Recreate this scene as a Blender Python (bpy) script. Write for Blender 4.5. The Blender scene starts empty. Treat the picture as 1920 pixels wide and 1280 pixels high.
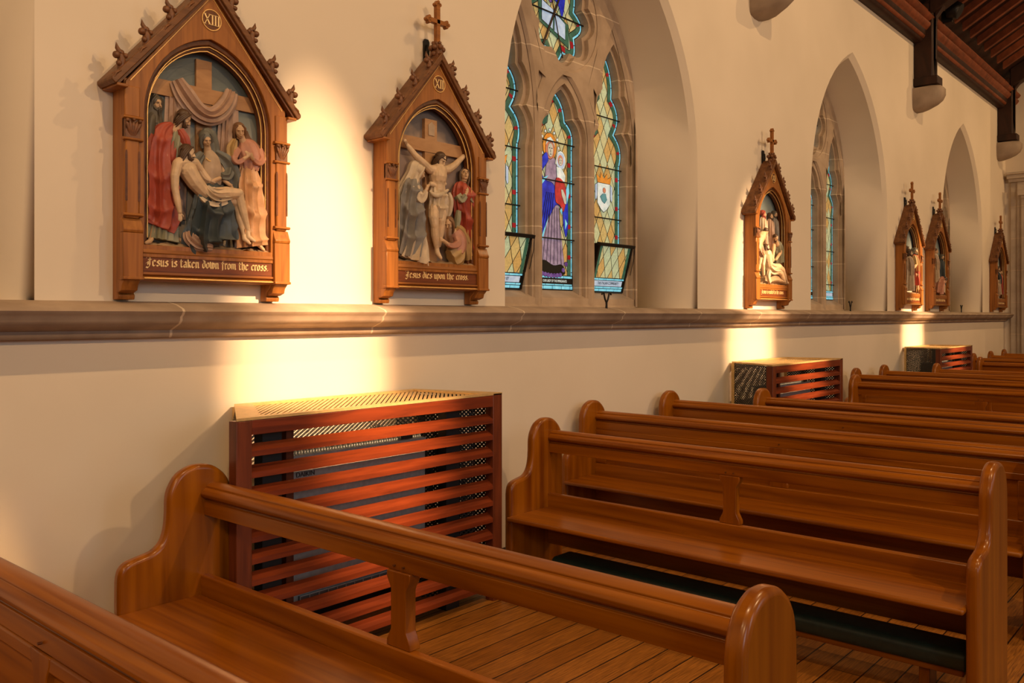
import bpy, bmesh, math, random
from math import sin, cos, pi, sqrt, radians, atan2
from mathutils import Vector, Matrix
C = bpy.context.scene.collection
SC = bpy.context.scene
random.seed(7)
D = 3.84          # the long wall with the windows stands at y = D, the nave is y < D
H = 1.60          # eye height

# ---------------------------------------------------------------- camera, sky, lights, exposure
cam_d = bpy.data.cameras.new('camera'); cam = bpy.data.objects.new('camera', cam_d); C.objects.link(cam)
cam.location = (0, 0, H)
cam.rotation_euler = (pi/2, 0, atan2(1410, 1620) - pi/2)
cam_d.sensor_width = 36; cam_d.lens = 36*1620/1920
cam_d.shift_y = -48/1920
cam_d.clip_start = .05; cam_d.clip_end = 200
SC.camera = cam
SC.view_settings.view_transform = 'Standard'; SC.view_settings.look = 'None'
SC.view_settings.exposure = -0.06; SC.view_settings.gamma = 1; SC.view_settings.use_curve_mapping = False

w = bpy.data.worlds.new('world'); SC.world = w; w.use_nodes = True
w.node_tree.nodes['Background'].inputs[0].default_value = (1.0, .60, .33, 1)
w.node_tree.nodes['Background'].inputs[1].default_value = .145

def aim(o, tgt):
    o.rotation_euler = (Vector(tgt) - o.location).to_track_quat('-Z', 'Y').to_euler()
def spot(name, loc, tgt, power, col, size, blend, radius, sx=1.0):
    l = bpy.data.lights.new(name, 'SPOT'); l.energy = power; l.color = col
    l.spot_size = radians(size); l.spot_blend = blend; l.shadow_soft_size = radius
    o = bpy.data.objects.new(name, l); C.objects.link(o); o.location = loc; aim(o, tgt); o.scale = (sx, 1, 1)
    return o
def area(name, loc, tgt, power, col, sx, sy):
    l = bpy.data.lights.new(name, 'AREA'); l.energy = power; l.color = col; l.shape = 'RECTANGLE'; l.size = sx; l.size_y = sy
    o = bpy.data.objects.new(name, l); C.objects.link(o); o.location = loc; aim(o, tgt)
    return o
WARM = (1, .62, .29)
for n in range(-2, 4):
    bx_ = 5.23*n
    spot('roof_lamp', (6.0+bx_, .1, 7.3), (6.0+bx_, 3.84, 1.9), 460 if n < 0 else (350 if n < 1 else 290), WARM, 120, .5, .035)
    spot('nave_lamp', (3.35+bx_, -1.2, 4.2), (4.2+bx_, 3.84, 2.1), 225, WARM, 140, .8, .04)
for n in range(0, 3):
    bx_ = 5.23*n
    # narrow accent beam washing the wall between the carved panels
    spot('accent_lamp', (3.22+bx_, -1.0, 4.3), (2.80+bx_, 3.84, 1.38), 5000, (1, .63, .34), 33, 1, .03, .38)
spot('accent_lamp', (1.9, -1.0, 3.6), (1.08, 3.84, .36), 800, (1, .55, .22), 12, .8, .03, .6)
area('added_cool_light', (3, -8, 4.0), (3, 3, 1), 75, (.80, .90, 1.0), 1.6, 3.2)  # unseen cool area lights, added for glints on the varnished pews
area('added_cool_light', (9, -8, 4.0), (8, 3, 1), 60, (.80, .90, 1.0), 1.6, 3.2)
area('added_cool_light', (-2.5, -6, 3.6), (2, 2, 1), 80, (.80, .90, 1.0), 1.4, 2.6)

# ---------------------------------------------------------------- materials
def new_mat(name):
    m = bpy.data.materials.new(name); m.use_nodes = True
    nt = m.node_tree; return m, nt, nt.nodes['Principled BSDF']
def N(nt, t, **k):
    n = nt.nodes.new(t)
    for a, b in k.items(): setattr(n, a, b)
    return n
def L(nt, a, b): nt.links.new(a, b)
def ramp(nt, fac, stops):
    r = N(nt, 'ShaderNodeValToRGB'); e = r.color_ramp.elements
    while len(e) < len(stops): e.new(.5)
    for i, (p, c) in enumerate(stops): e[i].position = p; e[i].color = (*c, 1)
    L(nt, fac, r.inputs[0]); return r.outputs[0]
def wood(name, dark, light, stretch, rough=.35, coat=.3, bump=.05, scale=1.0):
    m, nt, b = new_mat(name)
    tc = N(nt, 'ShaderNodeTexCoord'); mp = N(nt, 'ShaderNodeMapping'); mp.inputs['Scale'].default_value = [s*scale for s in stretch]
    L(nt, tc.outputs['Object'], mp.inputs[0])
    n1 = N(nt, 'ShaderNodeTexNoise'); n1.inputs['Scale'].default_value = 1.0; n1.inputs['Detail'].default_value = 6; n1.inputs['Distortion'].default_value = .6
    L(nt, mp.outputs[0], n1.inputs['Vector'])
    col = ramp(nt, n1.outputs['Fac'], [(.28, dark), (.5, [(a+c)/2 for a, c in zip(dark, light)]), (.74, light)])
    L(nt, col, b.inputs['Base Color'])
    b.inputs['Roughness'].default_value = rough; b.inputs['Coat Weight'].default_value = coat; b.inputs['Coat Roughness'].default_value = .18; b.inputs['Specular IOR Level'].default_value = .28
    bp = N(nt, 'ShaderNodeBump'); bp.inputs['Strength'].default_value = bump; bp.inputs['Distance'].default_value = .004
    L(nt, n1.outputs['Fac'], bp.inputs['Height']); L(nt, bp.outputs[0], b.inputs['Normal'])
    return m
def flat(name, col, rough=.5, metal=0, var=.12, sc=40, bump=0, coat=0):
    m, nt, b = new_mat(name)
    tc = N(nt, 'ShaderNodeTexCoord'); n1 = N(nt, 'ShaderNodeTexNoise'); n1.inputs['Scale'].default_value = sc; n1.inputs['Detail'].default_value = 4
    L(nt, tc.outputs['Object'], n1.inputs['Vector'])
    col_o = ramp(nt, n1.outputs['Fac'], [(.3, [c*(1-var) for c in col]), (.7, [min(1, c*(1+var)) for c in col])])
    L(nt, col_o, b.inputs['Base Color']); b.inputs['Roughness'].default_value = rough; b.inputs['Metallic'].default_value = metal
    b.inputs['Coat Weight'].default_value = coat
    if bump:
        bp = N(nt, 'ShaderNodeBump'); bp.inputs['Strength'].default_value = bump; bp.inputs['Distance'].default_value = .003
        L(nt, n1.outputs['Fac'], bp.inputs['Height']); L(nt, bp.outputs[0], b.inputs['Normal'])
    return m
PD, PL = (.15, .034, .001), (.36, .112, .003)
M = {}
M['pew_y'] = wood('varnished_pine_lengthwise', PD, PL, (22, .9, 22), .34, .16, .06)
M['pew_z'] = wood('varnished_pine_upright', PD, PL, (16, 16, .9), .28, .26, .05)
M['oak_z'] = wood('carved_oak_upright', (.20, .066, .010), (.40, .150, .028), (34, 34, 2), .45, .15, .12)
M['oak_x'] = wood('carved_oak_lengthwise', (.19, .062, .009), (.38, .140, .026), (3, 34, 34), .45, .15, .12)
M['oak_dark'] = wood('dark_moulded_oak', (.07, .02, .004), (.17, .055, .012), (20, 20, 20), .45, .2, .1)
M['oak_roof'] = wood('weathered_oak_roof', (.10, .038, .012), (.21, .085, .028), (3, 34, 34), .5, .1, .1)
M['carving'] = flat('brown_carved_leafwork', (.15, .055, .017), .5, 0, .35, 60, .5)
M['gold'] = flat('gilding', (.80, .50, .17), .35, .35, .1)
M['jarrah_x'] = wood('red_louvre_timber', (.10, .016, .004), (.22, .037, .008), (3, 30, 30), .42, .2, .1)
M['jarrah_z'] = wood('red_frame_timber', (.085, .018, .006), (.18, .04, .012), (30, 30, 3), .42, .2, .1)
M['roof'] = wood('roof_timber', (.10, .026, .008), (.24, .06, .02), (6, 6, 6), .6, .05, .1)
M['roof_dark'] = wood('dark_roof_timber', (.018, .007, .004), (.045, .016, .008), (8, 8, 3), .6, .05, .1)
M['iron'] = flat('black_iron', (.02, .017, .015), .45, .6)
M['heater'] = flat('grey_heater_case', (.34, .35, .33), .5)
M['heater_dark'] = flat('dark_heater_grille', (.09, .1, .1), .5)
M['black'] = flat('black_paint', (.015, .013, .012), .5)
M['kneel'] = flat('dark_green_vinyl', (.012, .028, .022), .38, 0, .2, 30, .1)
M['letter'] = flat('pale_lettering', (.62, .62, .55), .5)
M['cream_letter'] = flat('gilt_lettering', (.86, .62, .28), .4, .1)
M['panel_red'] = wood('red_brown_name_board', (.13, .035, .010), (.22, .06, .016), (6, 40, 40), .5, .1, .05)

def mk_wall():
    m, nt, b = new_mat('cream_painted_plaster')
    tc = N(nt, 'ShaderNodeTexCoord'); n1 = N(nt, 'ShaderNodeTexNoise'); n1.inputs['Scale'].default_value = .9; n1.inputs['Detail'].default_value = 3
    L(nt, tc.outputs['Object'], n1.inputs['Vector'])
    L(nt, ramp(nt, n1.outputs['Fac'], [(.35, (.70, .60, .47)), (.65, (.76, .655, .52))]), b.inputs['Base Color'])
    b.inputs['Roughness'].default_value = .75
    n2 = N(nt, 'ShaderNodeTexNoise'); n2.inputs['Scale'].default_value = 14; n2.inputs['Detail'].default_value = 4
    L(nt, tc.outputs['Object'], n2.inputs['Vector'])
    bp = N(nt, 'ShaderNodeBump'); bp.inputs['Strength'].default_value = .10; bp.inputs['Distance'].default_value = .01
    L(nt, n2.outputs['Fac'], bp.inputs['Height']); L(nt, bp.outputs[0], b.inputs['Normal'])
    return m
M['wall'] = mk_wall()
def mk_stone(name, c1, c2, joint_axis=None, period=1.2, offs=0.0, jw=.012):
    m, nt, b = new_mat(name)
    tc = N(nt, 'ShaderNodeTexCoord'); n1 = N(nt, 'ShaderNodeTexNoise'); n1.inputs['Scale'].default_value = 5; n1.inputs['Detail'].default_value = 8
    L(nt, tc.outputs['Object'], n1.inputs['Vector'])
    col = ramp(nt, n1.outputs['Fac'], [(.3, c1), (.7, c2)])
    if joint_axis:
        sp = N(nt, 'ShaderNodeSeparateXYZ'); L(nt, tc.outputs['Object'], sp.inputs[0])
        a = N(nt, 'ShaderNodeMath', operation='MULTIPLY_ADD'); L(nt, sp.outputs[joint_axis], a.inputs[0]); a.inputs[1].default_value = 1/period; a.inputs[2].default_value = offs
        f = N(nt, 'ShaderNodeMath', operation='FRACT'); L(nt, a.outputs[0], f.inputs[0])
        g = N(nt, 'ShaderNodeMath', operation='LESS_THAN'); L(nt, f.outputs[0], g.inputs[0]); g.inputs[1].default_value = jw/period
        mx = N(nt, 'ShaderNodeMix', data_type='RGBA'); L(nt, g.outputs[0], mx.inputs[0]); L(nt, col, mx.inputs[6]); mx.inputs[7].default_value = (.62, .50, .36, 1)
        col = mx.outputs[2]
    L(nt, col, b.inputs['Base Color']); b.inputs['Roughness'].default_value = .7
    bp = N(nt, 'ShaderNodeBump'); bp.inputs['Strength'].default_value = .35; bp.inputs['Distance'].default_value = .01
    L(nt, n1.outputs['Fac'], bp.inputs['Height']); L(nt, bp.outputs[0], b.inputs['Normal'])
    return m
M['sill'] = mk_stone('sandstone_course', (.27, .19, .13), (.42, .31, .22), 'X', 1.19, .35)
M['stone'] = mk_stone('window_sandstone', (.32, .23, .155), (.46, .345, .245), 'Z', .47, .1, .009)
M['corbel'] = mk_stone('corbel_sandstone', (.25, .185, .13), (.36, .27, .195))
M['pale_stone'] = mk_stone('pale_limestone', (.42, .34, .26), (.55, .46, .36), 'Z', .62, 0)
def mk_floor():
    m, nt, b = new_mat('oiled_floor_boards')
    tc = N(nt, 'ShaderNodeTexCoord'); mp = N(nt, 'ShaderNodeMapping'); L(nt, tc.outputs['Object'], mp.inputs[0])
    br = N(nt, 'ShaderNodeTexBrick'); br.inputs['Scale'].default_value = 1; br.inputs['Brick Width'].default_value = 2.4; br.inputs['Row Height'].default_value = .135
    br.inputs['Mortar Size'].default_value = .0035; br.inputs['Mortar Smooth'].default_value = .1; br.offset = .37
    br.inputs['Color1'].default_value = (.30, .105, .012, 1); br.inputs['Color2'].default_value = (.40, .155, .024, 1); br.inputs['Mortar'].default_value = (.02, .008, .003, 1)
    L(nt, mp.outputs[0], br.inputs['Vector'])
    m2 = N(nt, 'ShaderNodeMapping'); m2.inputs['Scale'].default_value = (1.5, 30, 1); L(nt, tc.outputs['Object'], m2.inputs[0])
    n1 = N(nt, 'ShaderNodeTexNoise'); n1.inputs['Detail'].default_value = 8; n1.inputs['Distortion'].default_value = .8; L(nt, m2.outputs[0], n1.inputs['Vector'])
    r = ramp(nt, n1.outputs['Fac'], [(.3, (.45, .42, .4)), (.65, (1.1, 1.1, 1.1))])
    mx = N(nt, 'ShaderNodeMix', data_type='RGBA', blend_type='MULTIPLY'); mx.inputs[0].default_value = 1
    L(nt, br.outputs['Color'], mx.inputs[6]); L(nt, r, mx.inputs[7]); L(nt, mx.outputs[2], b.inputs['Base Color'])
    b.inputs['Roughness'].default_value = .42
    bp = N(nt, 'ShaderNodeBump'); bp.inputs['Strength'].default_value = .3; bp.inputs['Distance'].default_value = .004; bp.invert = True
    L(nt, br.outputs['Fac'], bp.inputs['Height']); L(nt, bp.outputs[0], b.inputs['Normal'])
    return m
M['floor'] = mk_floor()
def mk_perf(name, col, period, rad, ax=('X', 'Z'), slot=None):
    """sheet metal pierced by a regular pattern of holes"""
    m, nt, b = new_mat(name); b.inputs['Base Color'].default_value = (*col, 1); b.inputs['Roughness'].default_value = .45; b.inputs['Metallic'].default_value = .3
    tc = N(nt, 'ShaderNodeTexCoord'); sp = N(nt, 'ShaderNodeSeparateXYZ'); L(nt, tc.outputs['Object'], sp.inputs[0])
    def mth(op, a, bb=None, c=None):
        n = N(nt, 'ShaderNodeMath', operation=op)
        for i, v in enumerate((a, bb, c)):
            if v is None: continue
            if hasattr(v, 'links'): L(nt, v, n.inputs[i])
            else: n.inputs[i].default_value = v
        return n.outputs[0]
    X, Z = sp.outputs[ax[0]], sp.outputs[ax[1]]
    if slot:   # one row of slanting slots between two edges
        inrow = mth('MULTIPLY', mth('GREATER_THAN', Z, slot[0]), mth('LESS_THAN', Z, slot[1]))
        u = mth('FRACT', mth('MULTIPLY', mth('ADD', X, mth('MULTIPLY', Z, slot[2])), 1/period))
        hole = mth('MULTIPLY', inrow, mth('LESS_THAN', u, rad))
    else:
        u = mth('SUBTRACT', mth('FRACT', mth('MULTIPLY', mth('ADD', X, Z), 1/period)), .5)
        v = mth('SUBTRACT', mth('FRACT', mth('MULTIPLY', mth('SUBTRACT', X, Z), 1/period)), .5)
        hole = mth('LESS_THAN', mth('ADD', mth('MULTIPLY', u, u), mth('MULTIPLY', v, v)), rad*rad)
    L(nt, mth('SUBTRACT', 1, hole), b.inputs['Alpha'])
    return m
M['perf_side'] = mk_perf('perforated_black_sheet', (.02, .018, .016), .024, .33, ('X', 'Z'))
M['perf_side_y'] = mk_perf('perforated_black_side_sheet', (.02, .018, .016), .024, .22, ('Y', 'Z'))
M['perf_top'] = mk_perf('slotted_brass_sheet', (.62, .42, .17), .032, .34, ('X', 'Y'), (3.31, 3.75, -1.0))
M['brass'] = flat('brass_sheet', (.62, .42, .17), .45, .3)

# ---------------------------------------------------------------- helpers
def tag(o, label=None, cat=None, group=None, kind=None):
    if label: o['label'] = label
    if cat: o['category'] = cat
    if group: o['group'] = group
    if kind: o['kind'] = kind
    return o
def empty(name, loc, label, cat, group=None, rz=0):
    o = bpy.data.objects.new(name, None); C.objects.link(o); o.location = loc; o.rotation_euler = (0, 0, rz); o.empty_display_size = .1
    return tag(o, label, cat, group)
def copy_tree(o, parent=None):
    c = o.copy(); C.objects.link(c)
    if parent: c.parent = parent
    for ch in [x for x in bpy.data.objects if x.parent == o]: copy_tree(ch, c)
    return c
class MB:
    def __init__(s): s.v = []; s.f = []; s.mi = []; s.cur = 0
    def add(s, vs, fs):
        k = len(s.v); s.v += [tuple(v) for v in vs]; s.f += [tuple(i+k for i in f) for f in fs]; s.mi += [s.cur]*len(fs)
    def box(s, x0, x1, y0, y1, z0, z1):
        s.add([(x0,y0,z0),(x1,y0,z0),(x1,y1,z0),(x0,y1,z0),(x0,y0,z1),(x1,y0,z1),(x1,y1,z1),(x0,y1,z1)],
              [(0,3,2,1),(4,5,6,7),(0,1,5,4),(1,2,6,5),(2,3,7,6),(3,0,4,7)])
    def prism(s, pts, a, b, ax='y'):
        """polygon pts (p,q) swept from a to b along ax: y -> (x,z), x -> (y,z), z -> (x,y)"""
        def mk(p, q, t): return {'y': (p, t, q), 'x': (t, p, q), 'z': (p, q, t)}[ax]
        n = len(pts); vs = [mk(p, q, a) for p, q in pts] + [mk(p, q, b) for p, q in pts]
        s.add(vs, [tuple(range(n))[::-1], tuple(range(n, 2*n))] + [(i, (i+1) % n, n+(i+1) % n, n+i) for i in range(n)])
    def tube(s, path, r, seg=10, ry=None, cap=True, yaxis=None, fold=0, amp=0, phase=0, twist=0, swag=None):
        path = [Vector(p) for p in path]; n = len(path)
        R = r if isinstance(r, (list, tuple)) else [r]*n
        RY = ry if isinstance(ry, (list, tuple)) else ([ry]*n if ry else R)
        A = amp if isinstance(amp, (list, tuple)) else [amp]*n
        vs = []
        ref = Vector(yaxis) if yaxis else None
        prev = None
        for i, p in enumerate(path):
            t = (path[min(i+1, n-1)] - path[max(i-1, 0)])
            t = t.normalized() if t.length > 1e-9 else Vector((0, 0, 1))
            if ref is not None: u = ref - t*ref.dot(t)
            elif prev is None:
                q = Vector((0, 0, 1)) if abs(t.z) < .9 else Vector((1, 0, 0)); u = q - t*q.dot(t)
            else: u = prev - t*prev.dot(t)
            if u.length < 1e-6: u = t.orthogonal()
            u.normalize(); prev = u; v = t.cross(u)
            for k in range(seg):
                a = 2*pi*k/seg
                f = 1 + (A[i]*(1-abs(cos((fold*a+phase+twist*i/n)/2))*2*.9) if fold else 0)
                if swag:      # catenary folds hanging across the front
                    m_, c_, a_, t0, s0 = swag; tt = i/(n-1); fr = max(0., -sin(a+s0))
                    wv = (1-abs(sin(pi*(m_*tt + c_*(1-fr)))))
                    f += a_*(wv*wv)*fr**.5*min(1, 4*tt)*min(1, 5*(1-tt)) - a_*.3
                vs.append(p + v*(cos(a)*R[i]*f) + u*(sin(a)*RY[i]*(1+(f-1)*(2.4 if (fold or swag) else 1))))
        fs = [(i*seg+k, i*seg+(k+1) % seg, (i+1)*seg+(k+1) % seg, (i+1)*seg+k) for i in range(n-1) for k in range(seg)]
        if cap: fs += [tuple(range(seg))[::-1], tuple((n-1)*seg+k for k in range(seg))]
        s.add(vs, fs)
    def ball(s, c, r, m=None, seg=12, rings=8):
        r = r if isinstance(r, (list, tuple)) else (r, r, r)
        vs = []; fs = []
        for i in range(rings+1):
            th = pi*i/rings
            for k in range(seg):
                a = 2*pi*k/seg; v = Vector((r[0]*sin(th)*cos(a), r[1]*sin(th)*sin(a), r[2]*cos(th)))
                if m: v = m @ v
                vs.append(Vector(c)+v)
        for i in range(rings):
            for k in range(seg): fs.append((i*seg+k, (i+1)*seg+k, (i+1)*seg+(k+1) % seg, i*seg+(k+1) % seg))
        s.add(vs, fs)
    def build(s, name, mats, parent=None, bevel=0, smooth=False, bseg=2, weld=False):
        me = bpy.data.meshes.new(name); me.from_pydata(s.v, [], s.f)
        mats = mats if isinstance(mats, (list, tuple)) else [mats]
        for m in mats: me.materials.append(m)
        for p, mi in zip(me.polygons, s.mi): p.material_index = mi
        bm = bmesh.new(); bm.from_mesh(me)
        if smooth or weld: bmesh.ops.remove_doubles(bm, verts=bm.verts, dist=1e-5)
        bmesh.ops.recalc_face_normals(bm, faces=bm.faces); bm.to_mesh(me); bm.free()
        o = bpy.data.objects.new(name, me); C.objects.link(o)
        if parent: o.parent = parent
        if smooth:
            for p in me.polygons: p.use_smooth = True
        if bevel:
            b = o.modifiers.new('bevel', 'BEVEL'); b.width = bevel; b.segments = bseg; b.limit_method = 'ANGLE'; b.angle_limit = radians(38)
            for p in me.polygons: p.use_smooth = True
            b.harden_normals = False
            me.set_sharp_from_angle(angle=radians(45))
        elif smooth: me.set_sharp_from_angle(angle=radians(60))
        return o
def smooth_path(pts, n=6):
    out = []; P = [pts[0]] + list(pts) + [pts[-1]]
    for i in range(1, len(P)-2):
        for k in range(n):
            t = k/n
            out.append(tuple(.5*((2*b) + (-a+c)*t + (2*a-5*b+4*c-d)*t*t + (-a+3*b-3*c+d)*t**3) for a, b, c, d in zip(P[i-1], P[i], P[i+1], P[i+2])))
    out.append(tuple(pts[-1])); return out
def arch_pts(w_, zs, za, n=14):
    """two-centred pointed arch from (-w, zs) over the apex to (w, zs)"""
    h = za-zs; R = (h*h+w_*w_)/(2*w_); cx = w_-R
    a1 = math.acos(-cx/R)
    right = [(cx+R*cos(a1*i/n), zs+R*sin(a1*i/n)) for i in range(n+1)]      # spring -> apex
    left = [(-x, z) for x, z in right]
    return left[:-1] + right[::-1]
def plate(name, outline, holes, y0, y1, m, parent=None, bev=0, x0=0):
    """flat plate in the x-z plane with holes, thickness from y0 to y1, chamfered edges"""
    cu = bpy.data.curves.new(name, 'CURVE'); cu.dimensions = '2D'; cu.fill_mode = 'BOTH'; cu.extrude = abs(y1-y0)/2 - bev; cu.bevel_depth = bev; cu.bevel_resolution = 0
    if bev: cu.offset = -bev
    for pts in [outline]+list(holes):
        sp = cu.splines.new('POLY'); sp.points.add(len(pts)-1); sp.use_cyclic_u = True
        for q, (x, z) in zip(sp.points, pts): q.co = (x, z, 0, 1)
    t = bpy.data.objects.new(name, cu); C.objects.link(t)
    dg = bpy.context.evaluated_depsgraph_get(); dg.update()
    me = bpy.data.meshes.new_from_object(t.evaluated_get(dg)); bpy.data.objects.remove(t); bpy.data.curves.remove(cu)
    ym = (y0+y1)/2
    for v in me.vertices: v.co = Vector((v.co.x+x0, ym-v.co.z, v.co.y))
    me.name = name; me.materials.clear(); me.materials.append(m)
    for p in me.polygons: p.material_index = 0; p.use_smooth = False
    o = bpy.data.objects.new(name, me); C.objects.link(o)
    if parent: o.parent = parent
    return o
def text_mesh(name, s, size, m, parent, loc, depth=.001, rot=(pi/2, 0, 0), align='CENTER', sx=1.0):
    cu = bpy.data.curves.new(name, 'FONT'); cu.body = s; cu.size = size; cu.extrude = depth; cu.align_x = align; cu.align_y = 'CENTER'
    t = bpy.data.objects.new(name, cu); C.objects.link(t)
    dg = bpy.context.evaluated_depsgraph_get(); dg.update()
    me = bpy.data.meshes.new_from_object(t.evaluated_get(dg)); bpy.data.objects.remove(t); bpy.data.curves.remove(cu)
    R = Matrix.Translation(loc) @ Matrix.Rotation(rot[2], 4, 'Z') @ Matrix.Rotation(rot[0], 4, 'X') @ Matrix.Diagonal((sx, 1, 1, 1))
    me.transform(R); me.name = name; me.materials.clear(); me.materials.append(m)
    o = bpy.data.objects.new(name, me); C.objects.link(o); o.parent = parent
    return o

# ---------------------------------------------------------------- the setting
XW = [5.645, 10.83, 16.06]          # window centres
XEND = 19.2
SW, SZ, SA = 1.305, 2.95, 4.86      # window recess at the wall face: half width, springing, apex
IW, IZ, IA, IY = 1.035, 3.40, 4.72, D+.50   # the same at the stone frame
ZS = 1.66                           # top of the stone course

def ring(w_, zs, za, n=14):
    p = arch_pts(w_, zs, za, n); return [(-w_, ZS)] + p + [(w_, ZS)]
# wall face with the openings
wall_outline = [(-4.5, 0), (XEND, 0), (XEND, 6.1), (-4.5, 6.1)]
holes = [[(x+cx, z) for x, z in ring(SW, SZ, SA)] for cx in XW]
hx = -2.5+1.40                      # half seen recess of the window behind the camera: its right edge at x = 1.40
holes.append([(x+1.40-SW, z) for x, z in ring(SW, SZ, SA)])
ow = plate('wall_left', wall_outline, holes, D, D+.02, M['wall']); tag(ow, kind='structure')
# soft chamfer + splayed reveals, one loft per recess
def reveal(cx, name):
    mb = MB()
    levels = [(SW, SZ, SA, D), (SW-.045, SZ, SA-.06, D+.05), (IW, IZ, IA, IY)]
    rings = []
    for w_, zs, za, y in levels:
        p = ring(w_, zs, za, 18); rings.append([(cx+x, y, z) for x, z in p])
    n = len(rings[0])
    for i in range(len(rings)-1):
        a, b = rings[i], rings[i+1]
        mb.add(a+b, [(k, k+1, n+k+1, n+k) for k in range(n-1)])
    mb.add([rings[0][0], rings[0][-1], rings[-1][-1], rings[-1][0]], [(0, 1, 2, 3)])
    o = mb.build(name, M['wall'], None, smooth=False, weld=True)
    for p in o.data.polygons: p.use_smooth = True
    o.data.set_sharp_from_angle(angle=radians(22))
    return tag(o, kind='structure')
for i, cx in enumerate(XW + [1.40-SW]): reveal(cx, 'trim_%d' % (i+2))
# floor
mb = MB(); mb.add([(-4.5, -9, 0), (XEND+1, -9, 0), (XEND+1, D+.02, 0), (-4.5, D+.02, 0)], [(0, 1, 2, 3)])
tag(mb.build('floor', M['floor']), kind='structure')
# low dark skirting
mb = MB(); mb.box(-4.5, XEND, D-.018, D, 0, .05); tag(mb.build('baseboard_left', M['roof_dark']), kind='structure')
# moulded stone course
prof = [(D, 1.50), (D-.035, 1.50), (D-.045, 1.515), (D-.045, 1.535), (D-.085, 1.55), (D-.125, 1.565), (D-.14, 1.58), (D-.14, 1.595), (D-.155, 1.605), (D-.165, 1.62), (D-.155, 1.632), (D-.10, 1.65), (D-.02, 1.665), (D, 1.665)]
mb = MB(); mb.prism(prof, -4.5, XEND-.02, 'x'); tag(mb.build('trim_1', M['sill'], smooth=True), kind='structure')
# end wall of the aisle with the pier of the chancel arch
mb = MB(); mb.box(XEND, XEND+.3, 2.6, D, 0, 8.5); tag(mb.build('wall_end', M['wall']), kind='structure')
pier = MB(); pier.box(XEND-.06, XEND, 2.6, D-.10, 0, 4.2); pier.box(XEND-.10, XEND-.06, 2.6, D-.22, 0, 4.2)
pier.box(XEND-.16, XEND, 2.5, D-.30, 0, 3.95)
tag(pier.build('trim_6', M['pale_stone'], bevel=.01), kind='structure')
cap = MB()
for k, (e, z0, z1) in enumerate([(.14, 4.2, 4.26), (.20, 4.26, 4.34), (.24, 4.34, 4.38)]): cap.box(XEND-e, XEND, 2.5, D-.10+e*.3-.02, z0, z1)
for k, (e, z0, z1) in enumerate([(.20, 3.86, 3.92), (.25, 3.92, 4.02)]): cap.box(XEND-e, XEND-.1, 2.5, D-.30+.05*k, z0, z1)
tag(cap.build('trim_7', M['pale_stone'], bevel=.008), kind='structure')

# ---------------------------------------------------------------- roof over the aisle
ZP = 5.60
PITCH = radians(31)
mb = MB()
pp = [(D, ZP), (D-.14, ZP), (D-.16, ZP+.03), (D-.16, ZP+.10), (D-.20, ZP+.13), (D-.235, ZP+.17), (D-.235, ZP+.20), (D-.20, ZP+.23), (D-.245, ZP+.25), (D-.27, ZP+.29), (D-.245, ZP+.33), (D-.20, ZP+.35), (D-.20, ZP+.40), (D, ZP+.40)]
mb.prism(pp, -4.5, XEND, 'x'); tag(mb.build('trim_8', M['roof'], smooth=True), kind='structure')
mb = MB(); mb.prism([(D-.001, ZP-.045), (D-.10, ZP-.045), (D-.125, ZP-.02), (D-.135, ZP+.02), (D-.17, ZP+.05), (D-.175, ZP+.115), (D-.10, ZP+.12), (D-.001, ZP+.12)], -4.5, XEND-.002, 'x')
tag(mb.build('trim_9', M['roof_dark'], smooth=True), kind='structure')
def slope(y): return ZP+.42 + (D-.05-y)*math.tan(PITCH)
mb = MB(); y1 = -4.5
mb.add([(-4.5, D+.1, slope(D+.1)+.14), (XEND, D+.1, slope(D+.1)+.14), (XEND, y1, slope(y1)+.14), (-4.5, y1, slope(y1)+.14),
        (-4.5, D+.1, slope(D+.1)+.2), (XEND, D+.1, slope(D+.1)+.2), (XEND, y1, slope(y1)+.2), (-4.5, y1, slope(y1)+.2)],
       [(0, 1, 2, 3), (4, 5, 6, 7), (0, 1, 5, 4), (1, 2, 6, 5), (2, 3, 7, 6), (3, 0, 4, 7)])
tag(mb.build('ceiling', M['roof_dark']), kind='structure')
def rafter_mesh(wd, dp):
    mb = MB(); ya, yb = D-.22, 0.4; 
    za, zb = slope(ya), slope(yb)
    mb.add([(-wd/2, ya, za+.14-dp), (wd/2, ya, za+.14-dp), (wd/2, yb, zb+.14-dp), (-wd/2, yb, zb+.14-dp),
            (-wd/2, ya, za+.14), (wd/2, ya, za+.14), (wd/2, yb, zb+.14), (-wd/2, yb, zb+.14)],
           [(0, 3, 2, 1), (4, 5, 6, 7), (0, 1, 5, 4), (1, 2, 6, 5), (2, 3, 7, 6), (3, 0, 4, 7)])
    return mb
XP = [8.15, 13.40, 18.62]           # roof posts
first = None; x = 9.0; k = 0
places = ['first bay of the roof behind the first post', 'roof bay between the middle and far posts']
while x < XEND-.1:
    if min(abs(x-q) for q in XP) > .22:
        if first is None:
            first = rafter_mesh(.075, .12).build('roof_rafter', M['roof']); r = first
        else:
            r = first.copy(); C.objects.link(r)
        r.location.x = x
        near = [q for q in XP if q < x]
        bay = 'between the middle and far wall posts' if 13.4 < x < 18.62 else ('between the near and middle wall posts' if x < 13.4 else 'beyond the far wall post')
        tag(r, 'sloping red-brown common rafter, one of those %s' % bay, 'rafter', 'common rafters ' + bay)
    x += .47; k += 1
PN = ['corbel cut off by the top edge of the photo', 'middle corbel, above and right of the second arch', 'far corbel by the chancel arch']
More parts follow.
